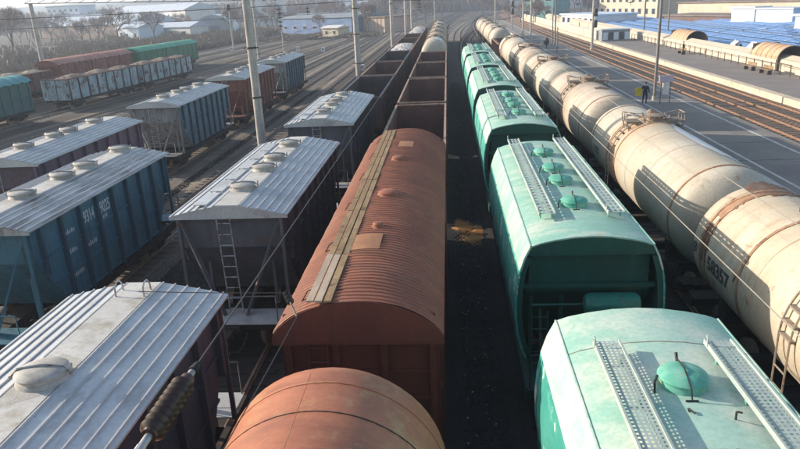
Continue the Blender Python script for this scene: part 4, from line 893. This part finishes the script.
# ------------------------------------------------------------------ poles and overhead line
def pole(label, x, y, h=13.0, r0=0.24, r1=0.16, mat='concrete', name='catenary_mast', arm=None, group='concrete catenary masts', collars=(), z0=0):
    t = thing(name, label, 'mast', (x, y, z0), 0, group)
    m_ = MB(); m_.tube((0,0,0), (0,0,h), r0, 12, r1); m_.build('shaft', mat, t)
    m_ = MB(); m_.tube((0,0,0), (0,0,0.35), r0*1.5, 12, r0*1.35); m_.build('footing', 'concrete', t)
    for z in collars: m_ = MB(); m_.tube((0,0,z), (0,0,z+0.09), r0*1.02, 12, r0*1.02); m_.tube((-r0*1.5,0,z+0.04), (r0*1.5,0,z+0.04), 0.03, 6); m_.build('collar', 'wire', t)
    if arm:
        for (z, x1, z1) in arm: MB().bar((0,0,z), (x1,0,z1), 0.07, 0.07).build('bracket_arm', 'wire', t)
    return t
pole('thick leaning concrete mast between the two silver hopper rows', -9.6, 33.1, 13, 0.25, 0.17, collars=(5.2,7.6))
pole('tall concrete mast beside the dark gondola, second along the row', -9.6, 72.5, 12.5, 0.34, 0.24, collars=(3.2,6.2,8.8))
pole('third concrete mast along the gondola row', -9.2, 114.8, 12, 0.34, 0.24, collars=(8.8,))
pole('fourth concrete mast along the gondola row', -9.0, 150, 12, 0.33, 0.22, arm=[(7.2,-2.6,7.6)])
pole('fifth and farthest mast along the gondola row', -8.2, 160, 10.5, 0.30, 0.2)
pole('slender mast between the far left tracks behind the leaning mast', -34.7, 124, 13, 0.25, 0.2)
pole('concrete mast carrying the truss gantry by the red boxcar', -59.6, 97.0, 11.35, 0.36, 0.27)
pole('signal post with dark head near the white arched hall', -51.9, 164, 9.6, 0.2, 0.16, 'concrete', 'signal_post')
pole('short slim post among the left tracks', -36, 149, 6, 0.16, 0.12, 'concrete')
pole('far slim mast at the head of the boxcar row', -3.5, 196, 10, 0.2, 0.15)
pole('tall grey steel mast on the near platform by the person', 17.6, 59.2, 10.4, 0.14, 0.10, 'pole_steel', z0=0.3, group='masts along the near platform')
pole('steel mast behind the railing under the gantry end', 38.3, 139, 10.5, 0.18, 0.13, 'pole_steel', group='steel masts at the market')
pole('steel mast behind the tall platform mast', 42.3, 137, 10.5, 0.18, 0.13, 'pole_steel', group='steel masts at the market')
pole('concrete mast between the warm tracks carrying two signal heads', 23.9, 116.7, 11, 0.22, 0.17, group='masts along the right tracks')
pole('mast at the far end of the near platform', 15.9, 148.5, 11, 0.2, 0.15, group='masts along the near platform')
pole('pale mast with bright base near the far platform end', 15.7, 133, 11, 0.2, 0.15, group='masts along the near platform')
pole('mast right of the pale mast, behind the tank train', 19.3, 126.6, 11, 0.15, 0.12, 'pole_steel', group='masts along the near platform')
pole('slim mast beyond the last tank wagons', 12.2, 180, 11, 0.2, 0.15, group='masts along the near platform')
pole('slim mast with small signal far down the platform', 17.5, 191, 11, 0.2, 0.15, group='masts along the near platform')
pole('thin short post on the near platform', 16.3, 104.6, 4.2, 0.10, 0.08, 'pole_steel', z0=0.3, group='masts along the near platform')
pole('thin mid height post on the near platform', 18.3, 123, 6.5, 0.12, 0.09, 'pole_steel', z0=0.3, group='masts along the near platform')

def sighead(label, x, y, z, s=1.0):
    t = thing('railway_signal', label, 'signal', (x, y, z), 0, 'dark signal heads')
    MB().lathe_z([(0.30*s,-0.55*s),(0.34*s,-0.4*s),(0.34*s,0.4*s),(0.28*s,0.55*s)], 0, -0.25, 12).build('housing', 'black', t)
    for k in (-0.28, 0.28):
        n_ = 12; vs = [(0.13*s*math.cos(2*math.pi*i/n_), -0.25-0.36*s, k*s+0.13*s*math.sin(2*math.pi*i/n_)) for i in range(n_)]+[(0.15*s*math.cos(2*math.pi*i/n_), -0.25-0.55*s, k*s+0.15*s*math.sin(2*math.pi*i/n_)) for i in range(n_)]
        MB().add(vs, [(i, (i+1) % n_, n_+(i+1) % n_, n_+i) for i in range(n_)]).build('visor', 'black', t)
sighead('upper dark signal head on the concrete mast', 24.1, 116.2, 6.0, 1.1); sighead('lower dark signal head on the concrete mast', 24.1, 116.2, 4.2, 1.1)
sighead('dark signal head on the post near the arched hall', -51.9, 163.8, 9.4, 1.3)
sighead('small dark signal head far down the platform', 17.5, 190.6, 6.8, 1.4); sighead('lower small signal head far down the platform', 17.5, 190.6, 4.9, 1.4)
# low signals by the tracks
def dwarf(label, x, y, s=1.0, mat='white'):
    t = thing('dwarf_signal', label, 'signal', (x, y, 0.0), 0, 'small white ground signals')
    MB().box(-0.3*s, 0.3*s, -0.25*s, 0.25*s, 0, 0.9*s).build('housing', mat, t); MB().tube((0,-0.26*s,0.6*s), (0,-0.4*s,0.6*s), 0.12*s, 10).build('lens_hood', 'black', t)
for i, (x, y, lb) in enumerate(((-25.1,137,'white ground signal beside the left of the tall second mast'),(-31.5,143,'white ground signal farther left among the tracks'),(-48.5,152,'white ground signal right of the signal post'),(-12.2,96,'small ground signal between the bare tracks'))): dwarf(lb, x, y, 1.1)
rp = thing('round_signal', 'short post with round dark signal disc on the near platform', 'signal', (16.9, 120, 0.3))
MB().tube((0,0,0),(0,0,1.9),0.07,8).build('post','black',rp); MB().lathe_z([(0.1,0.55),(0.42,0.75),(0.48,1.15),(0.40,1.5),(0.1,1.7)], 0, 0, 14).build('housing','black',rp)

def insulator(label, x, y, ztop, n=5, r=0.2, sp=0.28, group='hanging insulator strings'):
    t = thing('insulator_string', label, 'insulator', (x, y, ztop), 0, group)
    MB().tube((0,0,0.0),(0,0,-sp*(n+0.8)),0.03,6).build('rod','wire',t)
    me = MB().lathe_z([(0.05,0.06),(0.09,0.04),(r,-0.03),(r*0.95,-0.07),(0.06,-0.04)], 0, 0, 14).mesh('disc', 'black')
    rep('disc', me, t, [(0,0,-sp*(k+0.8)) for k in range(n)])
# hanging strings on the cross span above the left tracks
insulator('long string of dark insulator discs hanging over the open tracks', -17.6, 72.5, 9.45, 5, 0.33, 0.42)
insulator('string of dark insulator discs hanging over the far gondola row', -4.0, 100, 9.5, 4, 0.33, 0.42)
insulator('short insulator string left of the long one', -21.4, 72.5, 9.35, 2, 0.2, 0.35)
insulator('short insulator string right of the long one', -14.6, 72.5, 9.35, 2, 0.2, 0.35)
insulator('insulator string under the gantry arm at the top right', 23.0, 90, 9.0, 3, 0.35, 0.42)
def sag(p, q, s, n=14): 
    p, q = Vector(p), Vector(q); return [p.lerp(q, i/n)-Vector((0,0,s*4*(i/n)*(1-i/n))) for i in range(n+1)]
def wire(label, p, q, s=0.3, r=0.012, mat='wire', group='overhead line wires'):
    return tag(MB().path(sag(p, q, s), r, 5).build('overhead_wire', mat), label, 'wire', group)
wire('cross span wire between the left masts carrying insulators', (-60, 72.5, 9.5), (-9.6, 72.5, 9.55), 0.15, 0.035)
wire('lower cross span wire between the left masts', (-60, 72.5, 8.4), (-9.6, 72.5, 8.5), 0.1, 0.02)
wire('cross wire from the second mast over the gondola rows', (-9.6, 72.5, 9.55), (3.0, 74, 10.6), 0.1, 0.03)
wire('far cross span wire over all the tracks', (-9.2, 114.8, 9.3), (23.9, 116.7, 9.5), 0.3, 0.04)
wire('pale contact wire over the green hoppers at the far right', (5.02, 6, 6.2), (5.35, 60, 6.4), 0.05, 0.008, 'copper')
wire('second pale contact wire crossing the tank wagons', (3.45, 4, 6.2), (3.5, 60, 6.5), 0.05, 0.007, 'copper')
wire('contact wire over the open left tracks', (-13.2, 40, 6.4), (-13.0, 200, 6.4), 0.1, 0.02)
wire('contact wire over the hopper train on the left', (-17.8, 80, 6.4), (-17.4, 220, 6.4), 0.1, 0.02)
wire('contact wire over the warm right hand tracks', (22.4, 40, 6.2), (22.5, 220, 6.2), 0.1, 0.02)
wire('thin horizontal stay wire crossing to the small insulator', (-4.2, 7.9, 6.05), (-2.2, 7.9, 6.0), 0.01, 0.006)
# small insulator hanging on the stay wire over the boxcar corner
si = thing('line_insulator', 'small black ribbed insulator on thin wire at the boxcar corner', 'insulator', (-2.2, 7.9, 6.0))
dv = Vector((0.3, -0.7, 0.0)); dn = dv.normalized()
MB().tube((0,0,0), dv, 0.012, 6).build('rod', 'wire', si)
for k in range(3):
    p_ = dn*(0.06+0.12*k); MB().tube(p_-dn*0.012, p_+dn*0.012, 0.055, 12, 0.03).build('disc', 'black', si)
wire('thin wire leading from the small insulator down over the brown tank', (-1.9, 7.2, 6.0), (-2.02, 4.3, 6.0), 0.01, 0.006, 'wire')
# big ribbed insulator near the lower left
bi = thing('post_insulator', 'large brown ribbed insulator with steel end caps at the lower left', 'insulator')
p0 = Vector((-1.60, 2.80, 7.5)); p1_ = Vector((-1.60, 3.42, 7.5)); d_ = (p1_-p0); dn = d_.normalized()
core = MB().tube(p0+d_*0.06, p1_-d_*0.05, 0.042, 16); core.build('core', 'rubber', bi)
for k in range(8):
    c = p0+d_*(0.14+0.095*k)
    MB().lathe_y([(0.035,-0.028),(0.058,-0.012),(0.072,0.004),(0.060,0.014),(0.036,0.02)], 0, 0, 20).build('rib', 'rubber', bi).location = c
for c, s in ((p0, -1), (p1_, 1)): MB().tube(c-dn*0.08*1, c+dn*0.08, 0.022, 12).build('end_cap', 'steel', bi)
MB().tube(p1_+dn*0.05, p1_+dn*0.14, 0.032, 10, 0.02).build('end_fitting', 'under', bi)
MB().tube(p0-dn*0.05, p0-dn*2.2, 0.025, 10).build('support_rod', 'steel', bi)

wire('cable running forward from the large brown insulator past the boxcar', (-1.6, 3.56, 7.5), (-1.8, 72, 7.9), 0.25, 0.006, 'black')
# truss gantry at the top left and beams at the right
def gantry(label, p, q, hh=0.5, group='truss gantries over the tracks', seg=14):
    t = thing('gantry_truss', label, 'gantry', p, 0, group); q = Vector(q)-Vector(p)
    for dz in (0, hh): MB().bar((0,0,dz), q+Vector((0,0,dz)), 0.12, 0.10).build('chord', 'wire', t)
    for k in range(seg):
        a_ = q*(k/seg); b2 = q*((k+1)/seg); MB().bar(a_+Vector((0,0,0.05)), b2+Vector((0,0,hh-0.05)), 0.06, 0.05).build('lattice_bar', 'wire', t)
gantry('lattice gantry beam crossing at the top left corner', (-60.4, 97, 11.35), (-28, 97, 10.3), 0.9, seg=16)
gantry('lattice gantry arm over the platform at the top right', (14.2, 59.2, 10.05), (21.5, 59.2, 10.0), 0.35, seg=8)
gantry('far lattice gantry reaching right from the steel mast', (20.5, 90, 9.05), (42.5, 139, 8.7), 0.3, seg=16)
gantry('far lattice gantry above the tank train end', (8, 150, 8.75), (16, 148.5, 8.75), 0.6, seg=8)
gantry('short truss beam at the top right edge over the blue roofs', (29.6, 70, 8.7), (39.6, 70, 8.7), 0.25, seg=12)
pole('mast at the right holding the short truss over blue roofs', 39.8, 70, 9.2, 0.16, 0.12, 'pole_steel', group='steel masts at the market')

# ------------------------------------------------------------------ platform signs and person
sg = thing('information_sign', 'lilac sign board on two posts with white notice below on the near platform', 'sign', (17.9, 57.3, 0.3), R(12))
MB().box(-0.62, 0.62, -0.05, 0.05, 1.75, 2.3).build('board', 'lilac', sg); MB().box(-0.26, 0.26, -0.055, 0.055, 0.75, 1.7).build('notice', 'white', sg)
for s in (-1, 1): MB().tube((s*0.42,0,0), (s*0.42,0,1.76), 0.035, 8).build('post', 'steel_grey', sg)
def person(label, loc, rz, seated=False):
    t = thing('person', label, 'person', loc, rz)
    J = {'pel':(0,0,0.92),'sp':(0,0.0,1.15),'ch':(0,-0.01,1.36),'nk':(0,-0.01,1.50),
         'hl':(-0.10,0,0.88),'kl':(-0.12,-0.10,0.50),'al':(-0.12,0.06,0.09),'tl':(-0.13,-0.10,0.04),
         'hr':(0.10,0,0.88),'kr':(0.11,0.05,0.50),'ar':(0.12,0.20,0.12),'tr':(0.12,0.06,0.04),
         'sl':(-0.20,0,1.42),'el':(-0.28,0.04,1.14),'wl':(-0.30,-0.10,0.92),'sr':(0.20,0,1.42),'er':(0.27,0.03,1.15),'wr':(0.26,-0.16,0.97)}
    E_ = [('pel','sp'),('sp','ch'),('ch','nk'),('pel','hl'),('hl','kl'),('kl','al'),('al','tl'),('pel','hr'),('hr','kr'),('kr','ar'),('ar','tr'),('ch','sl'),('sl','el'),('el','wl'),('ch','sr'),('sr','er'),('er','wr')]
    rad = {'pel':.15,'sp':.15,'ch':.16,'nk':.07,'hl':.10,'kl':.07,'al':.05,'tl':.045,'hr':.10,'kr':.07,'ar':.05,'tr':.045,'sl':.085,'el':.058,'wl':.045,'sr':.085,'er':.058,'wr':.045}
    ks_ = list(J); me = bpy.data.meshes.new('body'); me.from_pydata([J[k] for k in ks_], [(ks_.index(a_), ks_.index(b2)) for a_, b2 in E_], [])
    o_ = bpy.data.objects.new('body', me); C.objects.link(o_)
    sm = o_.modifiers.new('skin', 'SKIN'); o_.modifiers.new('sub', 'SUBSURF').levels = 2
    for i, k in enumerate(ks_): me.skin_vertices[0].data[i].radius = (rad[k], rad[k]*(0.75 if k in ('pel','sp','ch') else 1))
    me.skin_vertices[0].data[0].use_root = True
    dg = bpy.context.evaluated_depsgraph_get(); dg.update(); m2 = bpy.data.meshes.new_from_object(o_.evaluated_get(dg)); o_.modifiers.clear(); o_.data = m2
    m2.materials.clear(); m2.materials.append(M['navy']); m2.polygons.foreach_set('use_smooth', [True]*len(m2.polygons)); o_.parent = t
    hd_ = MB().lathe_z([(0.02,1.52),(0.055,1.53),(0.08,1.58),(0.088,1.64),(0.086,1.70),(0.07,1.755),(0.03,1.785),(0.01,1.79)], 0, -0.02, 16); hd_.tube((0,-0.10,1.655),(0,-0.13,1.63),0.014,6); ho_ = hd_.build('head', 'skin', t)
    MB().lathe_z([(0.092,1.66),(0.098,1.70),(0.08,1.77),(0.04,1.81),(0.01,1.815)], 0, 0.0, 16).build('cap', 'navy', t)
    for s, wq in ((-1, J['wl']), (1, J['wr'])):
        hb = MB(); hb.box(wq[0]-0.02, wq[0]+0.02, wq[1]-0.045, wq[1]+0.03, wq[2]-0.11, wq[2]-0.02)
        for k in range(4): hb.tube((wq[0], wq[1]-0.035+k*0.02, wq[2]-0.10), (wq[0]-s*0.01, wq[1]-0.04+k*0.02, wq[2]-0.17+abs(k-1.5)*0.01), 0.009, 5)
        hb.tube((wq[0], wq[1]-0.045, wq[2]-0.05), (wq[0]-s*0.01, wq[1]-0.08, wq[2]-0.10), 0.010, 5); hb.build('hand', 'skin', t)
    return t
person('person in dark clothes and cap walking on the near platform', (16.35, 57.6, 0.30), R(150))
yb = thing('yellow_bag', 'bright yellow bag held out by the person on the platform', 'bag', (15.83, 57.7, 0.30))
MB().extr_y([(-0.26,0.66),(0.24,0.62),(0.30,1.18),(0.12,1.32),(-0.18,1.30),(-0.31,1.12)], -0.09, 0.09).build('sack', 'yellow', yb)
MB().path([(-0.08,0,1.30),(0.04,0,1.42),(0.22,0,1.38),(0.2,0,1.25)], 0.012, 5).build('handle', 'yellow', yb)
person('person in dark clothes standing by the bench near the farther shelter', (31.9, 96.0, 0.55), R(60))

# ------------------------------------------------------------------ trees, scrub, hills
def tree_mesh(seed, h, spread=1.0, depth=5):
    rg = random.Random(seed); tr = MB(); cr = MB()
    def seg(mb, p, q, r, r2, n): mb.tube(p, q, r, n, r2, caps=False)
    def grow(p, d, ln, r, k):
        q = p+d*ln; r2 = r*0.62
        if k == 0: seg(tr, p, q, r, r2, 8)
        elif k <= 2: seg(cr, p, q, r, r2, 4)
        else: seg(cr, p, q, max(r, 0.024), max(r2, 0.012), 3)
        if k >= depth: return
        nb = 4 if k < 3 else 4
        for i in range(nb):
            u = d.orthogonal().normalized(); u.rotate(Matrix.Rotation(2*math.pi*(i+rg.random()*0.8)/nb, 4, d).to_quaternion())
            an = rg.uniform(0.35, 0.75)*spread; nd = (d*math.cos(an)+u*math.sin(an)+Vector((0,0,0.12))).normalized()
            st = p.lerp(q, rg.uniform(0.62, 1.0) if k else rg.uniform(0.55, 1.0))
            grow(st, nd, ln*rg.uniform(0.58, 0.80), r2, k+1)
    grow(Vector((0,0,0)), Vector((rg.uniform(-.05,.05), rg.uniform(-.05,.05), 1)).normalized(), h*0.33, h*0.020, 0)
    return tr.mesh('trunk', 'bark'), cr.mesh('crown', 'twig', smooth=False)
TM = [tree_mesh(s, 10, sp_) for s, sp_ in ((1,1.0),(2,1.15),(3,0.85),(4,1.05))]
rg = random.Random(11)
def tree(x, y, s, label, grp):
    t = thing('bare_tree', label, 'tree', (x, y, 0), rg.uniform(0, 6.28), grp); t.scale = (s, s, s*rg.uniform(0.9, 1.15))
    a_, b2 = TM[rg.randrange(4)]; rep('trunk', a_, t, [(0,0,0)]); rep('crown', b2, t, [(0,0,0)])
GTR = 'bare trees beyond the left tracks'; GTF = 'bare trees far down the line'; GTB = 'bare trees behind the market'
tree(-113, 172, 1.5, 'big bare tree at the left edge of the picture', GTR); tree(-104, 150, 1.25, 'bare tree at the left edge in front of the bigger one', GTR)
tree(-96, 196, 1.3, 'bare spreading tree right of the truss gantry mast', GTR)
for k in range(64):
    u = rg.random(); y = rg.uniform(195, 380); x = -y*(0.70-0.62*u)
    if -150 < x < -100 and y > 235: x -= 6
    s_ = rg.uniform(0.75, 1.35); q_ = x/y
    where = 'left of the brick warehouse' if q_ < -0.60 else 'in front of the brick warehouse' if q_ < -0.50 else 'by the white two storey building' if q_ < -0.38 else 'near the white arched hall' if q_ < -0.28 else 'left of the blue clad hall' if q_ < -0.24 else 'by the blue clad hall' if q_ < -0.13 else 'near the small pink building'
    tree(x, y, s_, ('low' if s_ < 0.95 else 'tall' if s_ > 1.15 else 'middling')+' bare tree '+where+(', close to the scrub' if y < 235 else ', set well back' if y > 285 else ', halfway back'), GTR)
for k in range(60):
    y = rg.uniform(270, 430); x = rg.uniform(-70, 95)*y/300+4
    s_ = rg.uniform(0.9, 1.5); q_ = x/y
    where = 'left of the heaped gondolas' if q_ < -0.10 else 'above the heaped gondolas' if q_ < -0.02 else 'above the far curve of the tracks' if q_ < 0.06 else 'beyond the end of the tank train' if q_ < 0.12 else 'left of the white signal hall' if q_ < 0.2 else 'behind the cream two storey building'
    tree(x, y, s_, ('low' if s_ < 1.1 else 'tall' if s_ > 1.3 else 'middling')+' hazy bare tree '+where+(', nearer row' if y < 320 else ', farthest row' if y > 375 else ', middle row'), GTF)
for k in range(16):
    x, y = rg.uniform(70, 130), rg.uniform(205, 280); s_ = rg.uniform(0.9, 1.4); tree(x, y, s_, ('small' if s_ < 1.15 else 'tall')+' leafless tree behind the '+('long beige hall' if x/y < 0.42 else 'blue grey hall')+(' and close to it' if y < 240 else ' and far back'), GTB)
for x, y, w_ in ((26,215,'nearest in'),(27.5,222,'second in'),(24.5,236,'left side of'),(30,240,'in front of the house wall behind'),(22,252,'far left of'),(31,226,'right side of')): tree(x, y, rg.uniform(0.7, 1.0), 'bare tree, '+w_+' the clump before the teal house', 'bare trees by the teal house')
sb = MB(); rg2 = random.Random(21)
def scrub(n, fx, hh):
    for k in range(n):
        x, y = fx(); h = hh*rg2.uniform(0.35, 1.15)*(0.6+0.5*math.sin(x*0.31)*math.sin(y*0.23+x*0.07)); a_ = rg2.uniform(0, 6.28); w_ = rg2.uniform(0.05, 0.16)
        tx, ty = x+rg2.gauss(0, 0.5), y+rg2.gauss(0, 0.5); mx, my = (x+tx)/2+rg2.gauss(0, .25), (y+ty)/2
        dx, dy = w_*math.cos(a_), w_*math.sin(a_)
        sb.add([(x-dx,y-dy,0),(x+dx,y+dy,0),(mx,my,h*0.6),(tx,ty,h),(mx+rg2.gauss(0,.5),my+rg2.gauss(0,.5),h*rg2.uniform(.5,.9))], [(0,1,2),(0,2,3),(1,2,4)])
def belt_l():
    u = rg2.random(); y = 112+u*120+rg2.uniform(0, 22); X = -66+0.088*(y-66)-max(0,(150-y))*0.05; return X-abs(rg2.gauss(0, 9+20*(y-100)/130))-2, y
def belt_f(): y = rg2.uniform(186, 216); return rg2.uniform(-62, -20)*y/200, y
scrub(26000, belt_l, 3.0); scrub(7000, belt_f, 1.3)
stuff(sb.build('undergrowth', 'scrub', smooth=False))
wd = MB()
for k in range(26000):
    y = rg2.uniform(430, 640); x = rg2.uniform(-0.75, 0.65)*y; h = rg2.uniform(4, 13); w_ = rg2.uniform(0.2, 0.7); tx = x+rg2.gauss(0, 2)
    wd.add([(x-w_,y,0),(x+w_,y,0),(tx,y,h),(tx+rg2.gauss(0,1.5),y+1,h*0.8)], [(0,1,2),(1,3,2)])
stuff(wd.build('woods', 'twig', smooth=False))
hl = MB(); nx = 90; vs = []; fs = []
for j, (yy_, k_) in enumerate(((700,0),(900,0.45),(1150,0.8),(1400,1.0),(1700,0.9))):
    for i in range(nx+1):
        u = i/nx*2-1; x = u*1500; hgt = 38+22*math.sin(u*3.1+1.2)+9*math.sin(u*9+2)+5*math.sin(u*23); vs.append((x, yy_+60*math.sin(u*5), -0.5+max(0, hgt)*k_))
W = nx+1; hl.add(vs, [(j*W+i, j*W+i+1, (j+1)*W+i+1, (j+1)*W+i) for j in range(4) for i in range(nx)])
struct(hl.build('hills', 'hill'))
# distant industrial blocks under the hills
for k, (x, y, w_, h_, mt_, lab) in enumerate(((-250,420,40,9,'white_wall','distant white shed at the left edge under the hills'),(-190,460,60,10,'grey_wall','distant grey works building left of centre'),(-95,440,46,9,'pale_roof','distant pale hall beyond the arched hall'),(-45,470,34,12,'cream_wall','distant cream block left of the far tracks'),(-8,520,26,14,'pink_wall','distant pinkish block above the heaped gondolas'),(30,500,30,9,'grey_wall','distant grey block above the far curve'))):
    building('distant_building', lab, x, y, w_, 16, h_, mt_, 'grey_wall', 0, win=(int(w_/5), 1.8, 2.0), floors=2, group='hazy buildings in the distance')

rb = random.Random(9)
adj = ('white','grey','cream','pale blue','brick','pinkish'); wm_ = ('white_wall','grey_wall','cream_wall','blue_pale','brick_wall','pink_wall')
for k in range(22):
    y = rb.uniform(330, 620); q_ = -0.72+0.062*k+rb.uniform(-.01,.01)
    if q_ > 0.55: continue
    i_ = rb.randrange(6); h_ = rb.uniform(6, 15); w_ = rb.uniform(16, 44)
    building('distant_building', 'distant %s %s storey block, %s' % (adj[i_], ('two','three','four')[min(2, int(h_/5)-1)], ('far left' if q_ < -.5 else 'left' if q_ < -.25 else 'left of the far tracks' if q_ < -.05 else 'over the far tracks' if q_ < .12 else 'over the tank train' if q_ < .3 else 'over the blue roofs')+(', near the woods' if y > 480 else ', before the woods')), q_*y, y, w_, 14, h_, wm_[i_], 'pale_roof' if k % 2 else 'brown_roof', rb.uniform(-.4,.2), win=(int(w_/4.5), 1.8, 1.6), floors=max(2, int(h_/4)), group='hazy buildings in the distance')
# ------------------------------------------------------------------ haze
hz = MB().box(-1900, 1900, -40, 2100, -1, 72).build('haze', 'white', smooth=False); hz['kind'] = 'stuff'
hm_ = bpy.data.materials.new('haze_air'); hm_.use_nodes = True; n = hm_.node_tree.nodes; n.remove(n['Principled BSDF'])
pv = n.new('ShaderNodeVolumePrincipled'); pv.inputs['Density'].default_value = 0.00065; pv.inputs['Color'].default_value = (0.70, 0.82, 1.0, 1); pv.inputs['Anisotropy'].default_value = 0.3
hm_.node_tree.links.new(pv.outputs[0], n['Material Output'].inputs['Volume']); hz.data.materials.clear(); hz.data.materials.append(hm_)
